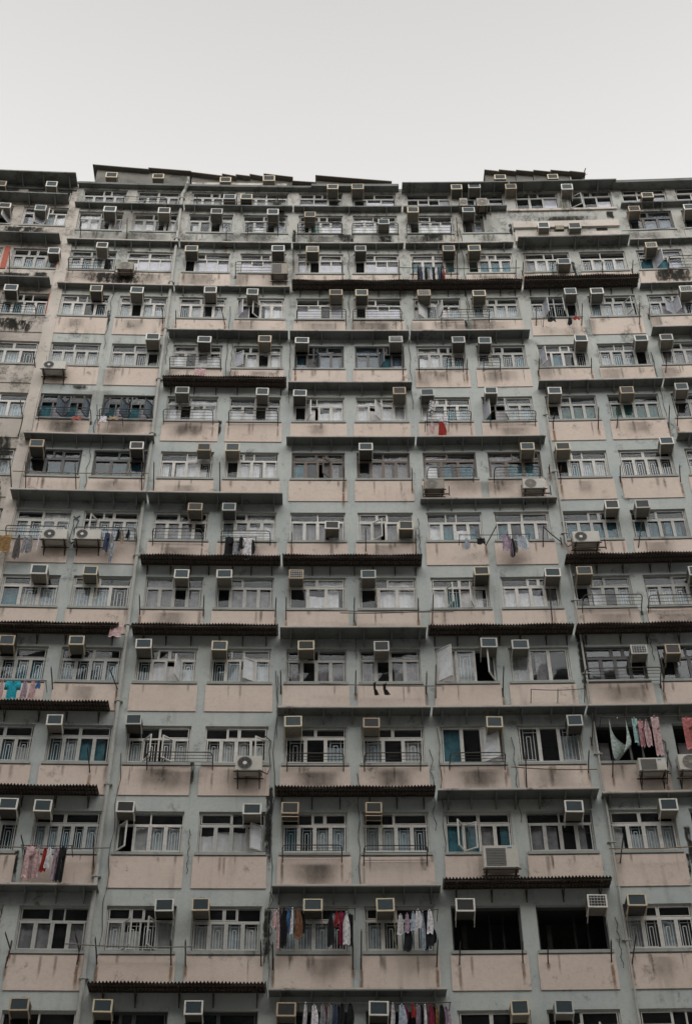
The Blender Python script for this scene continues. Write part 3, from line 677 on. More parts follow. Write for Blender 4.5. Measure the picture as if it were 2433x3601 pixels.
rs.build(SM['rust'], block, O0); so_.build(SM['soot'], block, O0); mo_.build(SM['mould'], block, O0); dr_.build(SM['drip'], block, O0)
ml = Decals()
for q in ((-16.6,-13.6,42.0,43.2),(-15.2,-13.5,41.9,43.1),(-16.2,-13.6,36.6,37.6),(-14.6,-13.4,34.4,37.0),(-15.2,-13.4,33.4,34.9),(-14.4,-13.4,30.9,34.8),(-16.5,-13.6,45.0,45.9),(-14.6,-13.5,44.9,46.0),(-16.8,-13.5,47.9,48.9),(-15.3,-13.4,28,32)):
    ml.add(*q, -.034)
ml.build(SM['mould'], leftb, OL)

# ------------------------------------------------------------------ rooftop huts
RO = [('A', (-12.95,53.65,-10.60,53.42,-10.60,53.53,-8.82,53.35), 'roofwall', 'low grey rooftop hut with sloping dark roof, leftmost of the rooftop huts'),
      ('B', (-8.80,53.29,-7.48,53.04,-7.48,53.20,-6.89,53.03,-6.90,53.16,-6.32,53.05,-6.32,53.21,-5.72,53.03,-5.73,53.25,-4.53,53.02), 'roofwall', 'rooftop hut with stepped corrugated roof next to the leftmost hut'),
      ('C', (-4.51,52.74,-3.56,52.64), 'roofwall', 'lowest narrow lean-to roof between two taller rooftop huts'),
      ('D', (-3.55,53.17,-.38,52.72), 'roofwall', 'rooftop hut with one long slanting roof near the middle of the skyline'),
      ('E', (3.60,53.53,4.18,53.39,4.21,53.52,4.90,53.37,4.93,53.47,5.63,53.32,5.66,53.44,6.36,53.28,6.38,53.42,7.14,53.26), 'roofwall', 'right rooftop hut with saw-tooth roof of five overlapping sheets'),
      ('F', (7.18,53.31,7.79,53.15), 'cream', 'small open roof shelter with pale parapet at right end of saw-tooth hut')]
Zb = TOP + .12
for nm, q, wm, lab in RO:
    P = [(q[i], q[i+1]) for i in range(0, len(q), 2)]
    x0, x1 = P[0][0], P[-1][0]; org = warp(((x0+x1)/2, .35, Zb))
    h = empty('rooftop_hut', org, lab, 'rooftop hut')
    wmb = MB(); y0, y1 = .33, 3.4
    if nm == 'F':
        wmb.box(x0, x1, y0, y0+.12, Zb+.1, Zb+.62)
        wmb.box(x0, x0+.07, y0, y0+.1, Zb+.62, 53.2); wmb.box(x1-.07, x1, y0, y0+.1, Zb+.62, 53.05)
        wmb.box(x0, x1, y1-.1, y1, Zb+.1, 53.05)
        for t_ in range(1, 5): wmb.box(x0+.07, x1-.07, y0+.02, y0+.05, Zb+.62+t_*.1, Zb+.64+t_*.1)
    else:
        inset = .18 if nm == 'A' else .04
        for i in range(0, len(P)-1, 2):
            (a, za), (b, zb_) = P[i], P[i+1]
            aa = a + (inset if i == 0 else 0)
            zz = .05
            if nm == 'D':   # open brick-dark gable, low wall
                za2, zb2 = za-.12, zb_-.12
            else: za2, zb2 = za-zz, zb_-zz
            wmb.add([(aa,y0,Zb+.1),(b,y0,Zb+.1),(b,y1,Zb+.1),(aa,y1,Zb+.1),(aa,y0,za2),(b,y0,zb2),(b,y1,zb2),(aa,y1,za2)],
                    [(3,2,1,0),(4,5,6,7),(0,1,5,4),(1,2,6,5),(2,3,7,6),(3,0,4,7)])
    wmb.build('hut_wall', M[wm] if nm in 'AEF' else M['corr'] if nm in 'CD' else M['roofwall'], h, org)
    if nm == 'B':
        pb = MB(); pb.box(-8.7, -4.75, .20, .33, Zb+.1, 52.62)
        pb.build('low_parapet', M['cream'], h, org)
    for i in range(0, len(P)-1, 2):
        (a, za), (b, zb_) = P[i], P[i+1]; r = MB(); y0r = .12
        n = 14; vs = []
        for k in range(n+1):
            u = k/n; x = a + (b + .04 - a)*u; z = za + (zb_-za)*u
            vs += [(x, y0r, z-.045), (x, 3.6, z-.045), (x, 3.6, z), (x, y0r, z)]
        fs = [(0,1,2,3), (n*4+3, n*4+2, n*4+1, n*4)]
        for k in range(n):
            q4 = k*4
            for u in range(4): fs.append((q4+u, q4+4+u, q4+4+(u+1)%4, q4+(u+1)%4))
        r.add(vs, fs); r.build('roof_sheet', M['corr'], h, org)
# a parapet base the huts stand on
mb = MB(); mb.strip(-12.75, -3.6, .18, 3.8, TOP+.133, Zb+.1); mb.strip(-3.58, -.2, .18, 3.8, TOP+.163, Zb+.1); mb.strip(3.55, 7.9, .18, 3.8, TOP+.203, Zb+.1)
mb.build('roof_plinth', M['roofwall'], block, O0)
a = MB(); a.tube([(7.74,.3,52.7),(7.77,.3,53.2),(7.92,.3,53.72)], .022, 5); a.tube([(7.72,.3,53.1),(7.95,.3,53.3)], .012, 4)
o = a.build('roof_antenna', M['rust'], None, warp((7.74,.3,52.7))); tag(o, 'thin bent rusty aerial sticking up at right end of the rooftop huts', 'antenna')

# ------------------------------------------------------------------ window air conditioners
acm = dict(case=paint('ac_case', (.17,.157,.13), var=.5, rough=.6, scale=4, dirt=(.07,.045,.03), damt=.5),
           case2=paint('ac_case_beige', (.235,.21,.175), var=.5, rough=.6, scale=4, dirt=(.09,.06,.04), damt=.5),
           case3=paint('ac_case_dark', (.085,.08,.07), var=.5, rough=.65, scale=4, dirt=(.1,.05,.03), damt=.4),
           white=paint('ac_frame_white', (.70,.68,.62), var=.35, rough=.5, scale=7, dirt=(.2,.14,.09), damt=.4),
           cream=paint('ac_frame_cream', (.60,.52,.37), var=.35, rough=.5, scale=7, dirt=(.22,.12,.05), damt=.5),
           rusty=paint('ac_frame_rusty', (.46,.36,.25), var=.35, rough=.6, scale=7, dirt=(.16,.07,.03), damt=.6),
           grey=paint('ac_frame_grey', (.48,.48,.45), var=.35, rough=.5, scale=7, dirt=(.14,.1,.07), damt=.4),
           fin=paint('ac_fins', (.05,.075,.085), var=.4, rough=.5, scale=8, damt=.2, metal=.1),
           fin2=paint('ac_fins_dark', (.04,.042,.042), var=.4, rough=.5, scale=8, damt=.2),
           guard=M['wframe'], hose=paint('drain_hose', (.40,.33,.17), rough=.5, damt=.2))
W_, H_, D_ = .475, .345, .46
def make_ac(frame, case, fin, guard=False, hose=0, gap=False):
    r = empty('window_air_conditioner', (0,0,0), 'x', 'air conditioner', 'window air conditioners on the facade')
    w = W_/2 - .012; h = H_/2 - .012
    b = MB()
    b.box(-w, w, -D_+.03, .02, -h, h)
    for s in (-1, 1):          # side louvres
        for k in range(5): b.box(s*w if s < 0 else w, s*w + (-.006 if s < 0 else 0) if s < 0 else w+.006, -.34, -.12, -h+.07+k*.045, -h+.085+k*.045) if s > 0 else b.box(-w-.006, -w, -.34, -.12, -h+.07+k*.045, -h+.085+k*.045)
    b.box(-w+.02, w-.02, -D_+.06, -.02, -h-.008, -h)
    for k in (-.12, 0, .12): b.box(k-.006, k+.006, -D_+.08, -.05, -h-.013, -h-.008)
    b.build('casing', acm[case], r, dowarp=False)
    b = MB(); W2, H2 = W_/2, H_/2; t = .042
    b.box(-W2, -W2+t, -D_, -D_+.035, -H2, H2); b.box(W2-t, W2, -D_, -D_+.035, -H2, H2)
    b.box(-W2+t, W2-t, -D_, -D_+.035, -H2, -H2+t*.9); b.box(-W2+t, W2-t, -D_, -D_+.035, H2-t*.7, H2)
    # angle-iron carrier
    for s in (-1, 1):
        x = s*(W2-.012)
        b.box(x-.012, x+.012, -D_+.035, 0, -H2-.022, -H2+.004)
        b.tube([(x, -.36, -H2-.01), (x, -.01, -H2-.20)], .010, 4)
    if gap: b.box(-W2, W2, -D_, -D_+.02, -H2-.10, -H2-.08); b.box(-W2, W2, -.2, -.18, -H2-.10, -H2-.08)
    b.build('frame', acm[frame], r, dowarp=False)
    b = MB(); b.box(-W2+t, W2-t, -D_+.012, -D_+.032, -H2+t*.9, H2-t*.7)
    for k in range(9):
        z = -H2+.05 + k*.031; b.box(-W2+t, W2-t, -D_+.007, -D_+.012, z, z+.010)
    b.build('coil', acm[fin], r, dowarp=False)
    if guard:
        b = MB()
        for k in range(5):
            x = -W2+.09 + k*.075; b.box(x-.004, x+.004, -D_-.006, -D_, -H2+.03, H2-.03)
        for k in range(3):
            z = -H2+.10 + k*.075; b.box(-W2+.03, W2-.03, -D_-.012, -D_-.006, z-.004, z+.004)
        b.build('guard', acm['guard'], r, dowarp=False)
    if hose:
        b = MB(); s = hose
        b.tube([(s*(W2-.03), -.1, -H2), (s*(W2+.02), -.1, -H2-.25), (s*(W2-.03), -.06, -H2-.5), (s*(W2+.04), -.04, -H2-.8)], .011, 5)
        b.build('drain_hose', acm['hose'], r, dowarp=False)
    return r
PROTO = {}
FN = dict(white='white framed', cream='cream framed', rusty='rust framed', grey='grey framed')
CN = dict(case='brown', case2='beige', case3='sooty')
def place_ac(x, z, frame, case, fin, guard, hose, gap, label=None, zoff=0, y=0.):
    key = (frame, case, fin, guard, hose, gap)
    loc = warp((x, y, z))
    if key not in PROTO:
        o = make_ac(*key); PROTO[key] = o
    else: o = copy_tree(PROTO[key])
    o.location = loc; o.rotation_euler.z = slope(x)
    f, c = nearcell(x, z - .5); a, b = cellx(c); d = x - (a+b)/2
    if label is None:
        if z > 52.2: label = '%s window air conditioner high on the rooftop hut wall' % FN[frame]
        else:
            pos = 'over left of' if d < -.05 else 'over right of'
            if z - SZ(f) < .75: pos = 'low in left of' if d < 0 else 'low in right of'
            extra = ' with guard' if guard else ' with hose' if hose else ''
            label = '%s %sair conditioner%s %s %s, %s' % (FN[frame].split()[0] if extra else FN[frame], '' if extra else CN[case] + ' ', extra, pos, winname(f, c), rowname(f))
    o['label'] = uniq(label)
    rr_ = random.Random(int(x*100+z*10)); o.scale = (rr_.uniform(.93,1.08), rr_.uniform(.9,1.08), rr_.uniform(.93,1.08)); o.rotation_euler.y = rr_.uniform(-.02,.02); o.rotation_euler.x = rr_.uniform(-.03,.03)
    return o
GUARD = [(7.85,33.3),(9.18,33.28),(-.49,24.7),(6.0,27.5),(3.4,16),(5.1,16),(-.45,24.7)]
HOSE = {(-9.35,41.7):1}
for i, (x, z) in enumerate(AC):
    rnd = random.Random(i*13+5)
    f, c = nearcell(x, z-.5)
    fr = rnd.choice(['white','white','cream','grey','rusty'] if f > 5 else ['white','white','cream','rusty','cream','grey'])
    cs = rnd.choice(['case','case','case3','case2'])
    if x > 4.4 and f in (9, 10, 11, 12, 7, 13, 14): cs = rnd.choice(['case2','case2','case'])
    g = any(abs(x-gx) < .5 and abs(z-gz) < .6 for gx, gz in GUARD) or rnd.random() < .04
    hs = rnd.choice((-1, 1)) if rnd.random() < .13 else 0
    if f == 3 and c in (-2, -1): fr, cs, gp = 'rusty', 'case3', True
    else: gp = False
    lab = None
    place_ac(x, z, fr, cs, rnd.choice(['fin','fin','fin2']), g, hs, gp, lab)
huts = ['left in the leftmost rooftop hut','right in the leftmost rooftop hut','left in the stepped-roof rooftop hut','right in the stepped-roof rooftop hut','left in the saw-tooth roofed hut','right in the saw-tooth roofed hut']
for (x, z), nm in zip([(-12.03,52.54),(-10.09,52.51),(-7.29,52.46),(-5.48,52.50),(4.18,52.59),(6.38,52.56)], huts):
    place_ac(x, z, 'cream', 'case2', 'fin2', False, 0, False, 'small pale framed air conditioner at ' + nm + ' wall', y=.345)

# ------------------------------------------------------------------ outdoor condensers with fans
white = paint('condenser_white', (.50,.48,.43), var=.35, rough=.5, scale=3, dirt=(.2,.15,.1), damt=.4)
cdirty = paint('condenser_dirty', (.26,.23,.185), var=.5, rough=.6, scale=3, dirt=(.09,.06,.04), damt=.6)
fanm = paint('fan_guard', (.15,.145,.135), var=.3, rough=.5, damt=.3)
badge = paint('fan_hub', (.62,.60,.56), var=.1, damt=.1)
for i, (x0, x1, z0, z1, k) in enumerate(COND):
    if k == 1 or k == 0:
        z1 = max(z1, z0 + .42)
    dirty = k == 0 and i not in (7, 11) or k == 3
    zc = z0; org = warp(((x0+x1)/2, 0, zc)); x = (x0+x1)/2
    lab = place_label({1: 'white condenser with round fan', 0: 'dull condenser with round fan', 2: 'white condenser with louvred front', 3: 'dark dirty condenser'}[k], x, z0+.6, 'below')
    if i in (1, 2): lab = 'small fan condenser in the shared cage below the eaves, %s of two' % ('left' if i == 1 else 'right')
    r = empty('outdoor_condenser', org, uniq(lab), 'air conditioner', 'outdoor condensers on wall brackets')
    b = MB(); yf, yb = -.42, -.12
    b.box(x0, x1, yf, yb, z0, z1); b.box(x0+.01, x1-.01, yf-.008, yf, z0+.01, z1-.01)
    b.build('casing', cdirty if dirty else white, r, org)
    H = z1-z0; W = x1-x0
    if k in (0, 1):
        cx = x0 + min(H*.52, W*.5) + .02 if W > .5 else x; rr = min(H*.44, W*.46)
        if i in (11,): cx = x0 + .33
        c = MB(); c.ring((cx, yf-.018, z0+H/2), rr*.86, rr)
        for q in range(4): c.ring((cx, yf-.016, z0+H/2), rr*(.28+.15*q), rr*(.33+.15*q), 20)
        for q in range(8):
            a_ = q*math.pi/4; c.tube([(cx+rr*.25*math.cos(a_), yf-.014, z0+H/2+rr*.25*math.sin(a_)), (cx+rr*math.cos(a_), yf-.014, z0+H/2+rr*math.sin(a_))], .006, 4)
        c.build('fan_guard', fanm, r, org)
        c = MB(); c.disc((cx, yf-.0105, z0+H/2), rr*.97, 24); c.build('fan_opening', M['dark'] if k else cdirty, r, org)
        c = MB(); c.disc((cx, yf-.020, z0+H/2), rr*.27, 16); c.build('fan_hub', badge if k else cdirty, r, org)
    else:
        c = MB()
        n = 11
        lx1 = x0 + W*.64
        for q in range(n):
            z = z0 + H*.1 + q*H*.8/n; c.box(x0+W*.08, lx1, yf-.022, yf-.009, z, z+H*.8/n*.55)
        c.build('louvre', fanm, r, org)
        if k == 2:
            c = MB(); c.box(x0+W*.7, x0+W*.83, yf-.011, yf-.0085, z1-.09, z1-.05); c.build('badge', paint('badge_blue', (.05,.25,.38)), r, org)
    s = MB(); t = .016
    for xx in (x0+.07, x1-.07):
        s.box(xx-t, xx+t, yf-.04, -.002, z0-.04, z0-.002)
        s.box(xx-t, xx+t, -.03, -.002, z0-.36, z0-.04)
        s.tube([(xx, yf+.02, z0-.04), (xx, -.02, z0-.34)], .013, 4)
    for yy in (yf-.04, -.1): s.box(x0-.04, x1+.04, yy, yy+.03, z0-.068, z0-.042)
    if k == 0 and W > .5 or i == 8:
        s.box(x0-.08, x0-.05, yf-.04, yf-.01, z0-.07, z0+.12); s.box(x1+.12, x1+.15, yf-.04, yf-.01, z0-.34, z0+.08)
        s.box(x0-.08, x1+.15, yf-.04, yf-.01, z0-.28, z0-.25); s.box(x0-.08, x0-.05, yf-.04, yf-.01, z0-.34, z0-.07)
    s.build('bracket', M['rust'], r, org)
    if i in (4, 5, 8, 9, 10):
        h = MB(); s_ = -1 if i in (5, 8) else 1; xe = x1 if s_ > 0 else x0
        h.tube([(xe, -.2, z0+.1), (xe+.14*s_, -.15, z0+.05), (xe+.22*s_, -.06, z0+.35), (xe+.16*s_, -.05, z0+.9), (xe+.2*s_, -.04, z1+.75), (xe+.02*s_, -.02, z1+.95)], .018, 6)
        h.build('refrigerant_pipe', M['kframe'], r, org)

# ------------------------------------------------------------------ drying racks
for i, (x0, x1, zf, zw) in enumerate(RACK):
    x = (x0+x1)/2; org = warp((x, 0, zw))
    r = empty('drying_rack', org, uniq(place_label('dark steel clothes rack', x, zw + .5, 'below')), 'clothes rack', 'folding clothes racks under the windows')
    b = MB(); rr = .016; yo = -.45
    # curved outer frame
    def P(x, t): return (x, -.03 + (yo+.03)*t, zw + (zf-zw)*t)
    pts = [(x0, -.01, zw-.16), (x0, -.04, zw-.05)] + [P(x0, t) for t in (.2, .8)] + [P(x0+.03, .95), P(x0+.1, 1.)] + [P(x0 + (x1-x0)*k/5, 1.) for k in range(1, 5)] + [P(x1-.1, 1.), P(x1-.03, .95)] + [P(x1, t) for t in (.8, .2)] + [(x1, -.04, zw-.05), (x1, -.01, zw-.16)]
    b.tube(pts, rr, 6); b.build('frame', M['steel'], r, org)
    b = MB()
    for t in (.08, .32, .56, .78):
        b.tube([P(x0 + (x1-x0)*k/4, t) for k in range(5)], .009, 4)
    b.build('rail', M['steel'], r, org)
    b = MB()
    for xx in (x0, x1): b.box(xx-.03, xx+.03, -.02, -.002+0*xx, zw-.22, zw-.08)
    b.build('foot_plate', M['rust'], r, org)

# ------------------------------------------------------------------ clothes-pole brackets (steel prongs on the wall)
for i, (xt, zt, xb, zb) in enumerate(SPIKE):
    org = warp((xb, 0, zb)); x = xb
    b = MB(); L = zt - zb
    b.box(xb-.018, xb+.018, -.012, 0, zb-.03, zb+.28)
    b.tube([(xb, -.012, zb+.02), (xb, -.05, zb+.03), ((xt+xb)/2, -.15, (zt+zb)/2 + .02), (xt, -.30, zt)], .019, 5)
    b.tube([(xt, -.30, zt), (xt, -.33, zt+.04)], .010, 4)
    o = b.build('pole_bracket', M['rust'], None, org)
    tag(o, uniq(place_label('rusty steel clothes-pole bracket', x, (zb+zt)/2 + .55)), 'pole bracket', 'clothes-pole brackets on the facade')
pm = [paint('pole_grey', (.20,.19,.17), damt=.3), paint('pole_green', (.04,.14,.09), damt=.2), paint('pole_bamboo', (.24,.18,.10), damt=.3)]
for i, (x0, z0, x1, z1) in enumerate(POLE):
    b = MB(); n = 8
    k = 1 if i == 9 else 2 if i in (2, 6, 7, 12) else 0
    b.tube([(x0+(x1-x0)*t/n, -.32, z0+(z1-z0)*t/n - .04*math.sin(math.pi*t/n)) for t in range(n+1)], .016 if i != 8 else .012, 6)
    if i == 8:
        for t in (0, .5, 1): b.tube([(x0+(x1-x0)*t, -.32, z0), (x0+(x1-x0)*t, -.02, z0-.28)], .014, 5)
    o = b.build('clothes_pole', pm[k], None, warp(((x0+x1)/2, -.32, (z0+z1)/2)))
    col = ('thin grey', 'green painted', 'bamboo')[k]
    tag(o, uniq(place_label(col + ' clothes pole', (x0+x1)/2, (z0+z1)/2+.5, 'before')), 'clothes pole')

# ------------------------------------------------------------------ laundry
KIND = dict(t='teal T-shirt', U='pale green folded sheet', R='red striped sheet', S='black sock', r='red shirt', o='red cloth', y='ochre towel', u='blue cloth')
CO = dict(k='black', n='navy', w='white', g='grey', d='dark grey', b='beige', p='pale pink', l='pale blue', m='mauve', e='pale green', q='pink', h='brown patterned', c='maroon', x='black and white')
def garment(x0, x1, z0, z1, k, i):
    rnd = random.Random(i*17+3); b = MB(); W = x1-x0; H = z1-z0; cx = (x0+x1)/2; y = -.4
    H = max(H, .12); W = max(W, .05)
    def sheet(prof, nx=7, nz=9, amp=.02, yy=y, th=.012, sk=0.):
        ph = rnd.uniform(0, 6); vs = []
        for side in (0, 1):
            for j in range(nz+1):
                v = j/nz; a_, c_ = prof(v)
                for q in range(nx+1):
                    u = q/nx; xx = a_ + (c_-a_)*u
                    wv = amp*(.35+v)*(math.sin(u*9+ph+v*2.) + .5*math.sin(u*17+ph*2))
                    zz = z1 - H*v + .02*H*math.sin(u*7+ph)*v
                    vs.append((xx + sk*v, yy + wv + th*side + .05*v*math.sin(ph), zz))
        fs = []; R = (nx+1)*(nz+1)
        for s in (0, 1):
            for j in range(nz):
                for q in range(nx):
                    p_ = s*R + j*(nx+1) + q
                    fs.append((p_, p_+1, p_+nx+2, p_+nx+1) if s else (p_, p_+nx+1, p_+nx+2, p_+1))
        for j in range(nz):
            for q in (0, nx):
                p_ = j*(nx+1)+q; fs.append((p_, p_+nx+1, R+p_+nx+1, R+p_))
        for q in range(nx):
            for j in (0, nz):
                p_ = j*(nx+1)+q; fs.append((p_, p_+1, R+p_+1, R+p_))
        b.add(vs, fs)
    if k == 'U':
        n = 14; vs = []
        for th in (0, 1):
            for j in range(n+1):
                t = j/n; ang = math.pi*(1-t)
                xx = cx - W*.36*math.cos(math.pi*t) ; zz = z1 - (H*.93)*math.sin(math.pi*t)**.7
                if t > .5: zz += 0
                for s in (-1, 1):
                    wd = .11 + .17*math.sin(math.pi*t)
                    vs.append((xx + s*wd*math.cos(math.pi*(t-.5)) *.7, y + .012*th + .02*math.sin(t*14), zz + s*wd*(.25+.6*math.sin(math.pi*t)) ))
        m_ = (n+1)*2; fs = []
        for th in (0, 1):
            for j in range(n): fs.append((th*m_+2*j, th*m_+2*j+1, th*m_+2*j+3, th*m_+2*j+2))
        for j in range(n):
            for s in (0, 1): fs.append((2*j+s, 2*j+2+s, m_+2*j+2+s, m_+2*j+s))
        b.add(vs, fs)
    elif k == 't':
        sheet(lambda v: (cx-W*.30, cx+W*.30) if v > .3 else (cx-W*(.46-.2*v), cx+W*(.46-.2*v)), 9, 12)
        for s in (-1, 1):
            b.box(min(cx+s*W*.24, cx+s*W*.5), max(cx+s*W*.24, cx+s*W*.5), y-.01, y+.02, z1-H*.5, z1-H*.1)
    elif k == 'S':
        sheet(lambda v: (cx-W*.35, cx) if v < .55 else (cx-W*.3+W*.2*(v-.55), cx+W*.9*(v-.4)), 4, 10, .006)
    elif W/H > .55 or k in 'yw' and W > .25:
        sheet(lambda v: (x0 + W*.03*math.sin(v*5), x1 - W*.04*math.sin(v*4)), 9, 8)
    elif H > .75:
        # shirt or trousers seen nearly edge-on: narrow shoulder, fuller body
        typ = rnd.random()
        if typ < .5:
            sheet(lambda v: (cx - W*(.12+.42*min(1, v*3)), cx + W*(.10+.40*min(1, v*2.2)) - W*.2*max(0, v-.8)), 6, 12, .03)
        else:
            sheet(lambda v: (x0 + W*.1*(1-v), x0 + W*(.55 if v > .3 else .95)), 4, 12, .02)
            sheet(lambda v: (x0 + W*.5, x1 - W*.1*v), 4, 12, .02, y+.05)
    else:
        sheet(lambda v: (cx - W*(.25+.25*v), cx + W*(.2+.3*math.sin(v*2.6))), 6, 9, .02, sk=rnd.uniform(-.03, .03))
    # peg
    b.box(cx-.012, cx+.012, y-.02, y+.02, z1-.02, z1+.03)
    return b
for i, (x0, x1, z0, z1, k) in enumerate(CLOTH):
    b = garment(x0, x1, z0, z1, k, i); x = (x0+x1)/2; H = z1-z0; W = x1-x0
    noun = KIND.get(k) or (CO[k] + ' ' + ('towel' if W/H > .55 else 'long garment' if H > .75 else 'small garment'))
    f, c = nearcell(x, z0 + (.6 if H < .6 else .5))
    lab = noun + ' hung ' + ('before ' if H > .6 and f in (1, 2, 4) else 'under ') + winname(f, c) + ', ' + rowname(f)
    if i == len(CLOTH): pass
    o = b.build('garment' if k not in 'SUyR' else {'S': 'sock', 'U': 'bed_sheet', 'y': 'towel', 'R': 'bed_sheet'}[k], GM[k], None, warp((x, -.4, z1)), smooth=True)
    tag(o, uniq(lab), 'laundry', 'laundry hung out to dry')
    tag(o)
xr = random.Random(12); extra = 0
for (x0, x1, z0, z1, k) in list(CLOTH):
    W, H = x1-x0, z1-z0; f, c = nearcell(x0, z0+.5)
    if f in (1, 2, 12, 7) and H > .25 and W < .3 and k not in 'UR' and xr.random() < .5:
        kk = xr.choice('kkngdwlmhc') if f != 7 else xr.choice('kgwl')
        e0 = x0 + W*xr.uniform(.3, .8); bb = garment(e0, e0 + W*xr.uniform(.7, 1.1), z1 - H*xr.uniform(.6, 1.), z1, kk, 200+extra); extra += 1
        o = bb.build('garment', GM[kk], None, warp((e0, -.4, z1)), smooth=True)
        o.location.y += .09
        tag(o, uniq(CO[kk] + ' garment tucked behind others at ' + winname(f, c) + ', ' + rowname(f)), 'laundry', 'laundry hung out to dry')
# lines the laundry hangs from
for x0, x1, z in ((-4.0,-1.9,20.9+0), ):
    pass
LINES = {}
for (x0, x1, z0, z1, k) in CLOTH:
    if k == 'S': continue
    key = round(z1, 0); LINES.setdefault(key, []).append((x0, x1, z1))
for key, L in LINES.items():
    L.sort(); runs = [[L[0]]]
    for q in L[1:]:
        if q[0] - runs[-1][-1][1] < .9: runs[-1].append(q)
        else: runs.append([q])
    for R in runs:
        if len(R) < 2: continue
        a_, c_ = R[0][0]-.15, R[-1][1]+.15
        b = MB(); n = 10; zz = sum(r[2] for r in R)/len(R)
        zz = max(r[2] for r in R) + .015
        b.tube([(a_+(c_-a_)*t/n, -.4, zz - .02*math.sin(math.pi*t/n)) for t in range(n+1)], .013, 5)
        b.tube([(a_+.03, -.4, zz), (a_+.03, -.005, zz-.12)], .011, 4); b.tube([(c_-.03, -.4, zz), (c_-.03, -.005, zz-.12)], .011, 4)
        o = b.build('clothes_rail', M['steel'], None, warp(((a_+c_)/2, -.4, zz)))
        tag(o, uniq(place_label('thin steel rail carrying laundry', (a_+c_)/2, zz - (.6 if zz < 30 else -.3), 'before')), 'clothes rail')
# small vent box in the blank bay, satellite bits
r = empty('vent_fan', warp((6.22, 0, 48.79)), 'small dark square exhaust fan between two air conditioners in the blank bay', 'exhaust fan')
org = Vector(r.location)
b = MB(); b.box(6.05, 6.39, -.22, 0, 48.65, 48.93); b.build('casing', acm['case3'], r, org)
b = MB()
for k in range(4): b.box(6.07, 6.37, -.235, -.222, 48.68+k*.06, 48.70+k*.06)
b.build('louvre', acm['cream'], r, org)

# ------------------------------------------------------------------ ground, street, an added block that shades the facade
g = MB(); g.add([(-900,-900,0),(900,-900,0),(900,900,0),(-900,900,0)], [(0,1,2,3)])
tag(g.build('ground', M['conc'], None, O0, dowarp=False), kind='structure')
g = MB(); g.add([(-60,-24,.004),(60,-24,.004),(60,-15,.004),(-60,-15,.004)], [(0,1,2,3)])
asphalt = paint('asphalt', (.05,.05,.05), rough=.95, scale=3)
tag(g.build('road', asphalt, None, O0, dowarp=False), kind='structure')
shade_block = empty('apartment_block', (0, -46, 0), 'plain unseen block added behind the camera to shade the lower facade', 'apartment block')  # unseen block, added to cut sky light on the lower floors
mb = MB(); yf = -46.
M['shade_block'] = paint('shade_block_render', (.20,.195,.185), var=.2, rough=.9, scale=.5)  # kept dark so the added block bounces less light
mb.box(-75, 75, yf-14, yf, 0, SHADE_H)
mb.box(-75.3, 75.3, yf-14.3, yf+.3, SHADE_H+.002, SHADE_H+.6)
mb.build('wall', M['shade_block'], shade_block, Vector((0,-46,0)), dowarp=False)
mb = MB()
for k in range(int(SHADE_H/2.9)-1):
    z = 3.2 + k*2.9; mb.box(-74, 74, yf+.002, yf+.5, z, z+.12)
mb.build('balcony_slab', M['sill'], shade_block, Vector((0,-46,0)), dowarp=False)
mb = MB()
for k in range(int(SHADE_H/2.9)-1):
    z = 4.2 + k*2.9
    for j in range(33): mb.box(-73 + j*4.5, -73 + j*4.5 + 2.6, yf+.003, yf+.03, z, z+1.3)
o = mb.build('windows', M['dglass'], shade_block, Vector((0,-46,0)), dowarp=False); tag(o, kind='stuff')

# ------------------------------------------------------------------ camera
cam = bpy.data.cameras.new('Camera'); co = bpy.data.objects.new('Camera', cam); C.objects.link(co)
cam.sensor_fit = 'VERTICAL'; cam.sensor_height = 36; cam.lens = 36*5000/3601; cam.clip_end = 3000; cam.clip_start = .1
th, ps, ro = 0.7571076365388778, -0.01958007675076816, -0.008924637057917734
Rm = Matrix.Rotation(ps, 4, 'Z') @ Matrix.Rotation(math.pi/2 + th, 4, 'X') @ Matrix.Rotation(ro, 4, 'Z')
co.matrix_world = Matrix.Translation((-3.04983, -33.7326, BASE - 11.0082)) @ Rm
bpy.context.scene.camera = co

# ------------------------------------------------------------------ light
el, az = math.radians(SUNEL), math.radians(12)
sun = bpy.data.lights.new('Sun', 'SUN'); so = bpy.data.objects.new('Sun', sun); C.objects.link(so)
sun.energy = SUNE; sun.angle = math.radians(75); sun.color = (1, .97, .93)
d = Vector((math.sin(az)*math.cos(el), -math.cos(az)*math.cos(el), math.sin(el)))
so.rotation_euler = d.to_track_quat('Z', 'Y').to_euler(); so.location = (0, -20, 80)
w = bpy.data.worlds.new('World'); bpy.context.scene.world = w; w.use_nodes = True
nt = w.node_tree; nt.nodes.clear()
out = nt.nodes.new('ShaderNodeOutputWorld'); bg = nt.nodes.new('ShaderNodeBackground')
sky = nt.nodes.new('ShaderNodeTexSky'); sky.sky_type = 'NISHITA'; sky.sun_disc = False
sky.sun_elevation = el; sky.sun_rotation = math.pi - az; sky.dust_density = 5; sky.air_density = 1.2
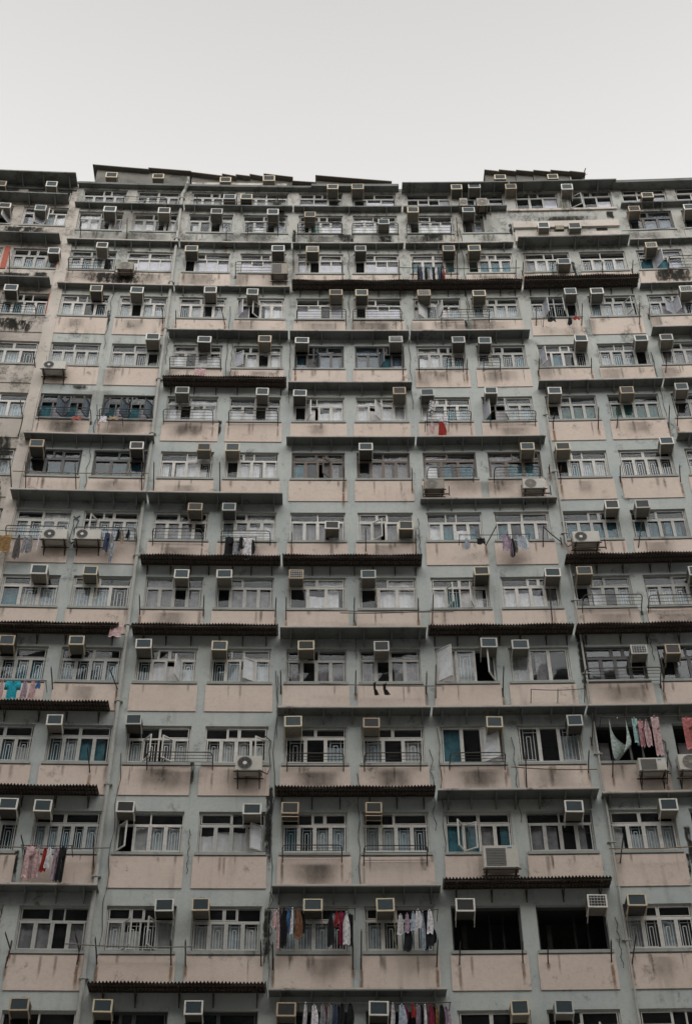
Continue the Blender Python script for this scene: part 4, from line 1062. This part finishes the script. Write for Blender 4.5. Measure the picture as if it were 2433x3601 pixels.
hs = nt.nodes.new('ShaderNodeHueSaturation'); hs.inputs['Saturation'].default_value = .1
nt.links.new(sky.outputs[0], hs.inputs['Color'])
# cloud cover: even white-grey, a little brighter towards the horizon
tc = nt.nodes.new('ShaderNodeTexCoord'); sx = nt.nodes.new('ShaderNodeSeparateXYZ'); nt.links.new(tc.outputs['Generated'], sx.inputs[0])
mr = nt.nodes.new('ShaderNodeMapRange'); nt.links.new(sx.outputs['Z'], mr.inputs[0])
mr.inputs['From Min'].default_value = .80; mr.inputs['From Max'].default_value = .91
mx0 = nt.nodes.new('ShaderNodeMix'); mx0.data_type = 'RGBA'
nt.links.new(mr.outputs[0], mx0.inputs[0])
mx0.inputs[6].default_value = (SKY*1.06, SKY*1.05, SKY*1.03, 1); mx0.inputs[7].default_value = (SKY*.80, SKY*.79, SKY*.775, 1)
mx = nt.nodes.new('ShaderNodeMix'); mx.data_type = 'RGBA'; mx.inputs[0].default_value = .93
nt.links.new(hs.outputs[0], mx.inputs[6]); nt.links.new(mx0.outputs[2], mx.inputs[7])
# the cloud is brighter on the sun's side of the sky
vm = nt.nodes.new('ShaderNodeMapRange'); nt.links.new(sx.outputs['Y'], vm.inputs[0])
vm.inputs['From Min'].default_value = 0; vm.inputs['From Max'].default_value = -1; vm.inputs['To Min'].default_value = 1; vm.inputs['To Max'].default_value = SUNSIDE
vs_ = nt.nodes.new('ShaderNodeVectorMath'); vs_.operation = 'SCALE'
nt.links.new(mx.outputs[2], vs_.inputs[0]); nt.links.new(vm.outputs[0], vs_.inputs['Scale'])
nt.links.new(vs_.outputs[0], bg.inputs[0]); bg.inputs[1].default_value = .1
nt.links.new(bg.outputs[0], out.inputs[0])
sc = bpy.context.scene
sc.view_settings.view_transform = 'Standard'; sc.view_settings.look = 'None'; sc.view_settings.exposure = EXPO; sc.view_settings.gamma = 1
sc.render.engine = 'CYCLES'; sc.cycles.max_bounces = 6; sc.cycles.transparent_max_bounces = 12
print('windows as parts', n_as_part, 'objects', len(bpy.data.objects))
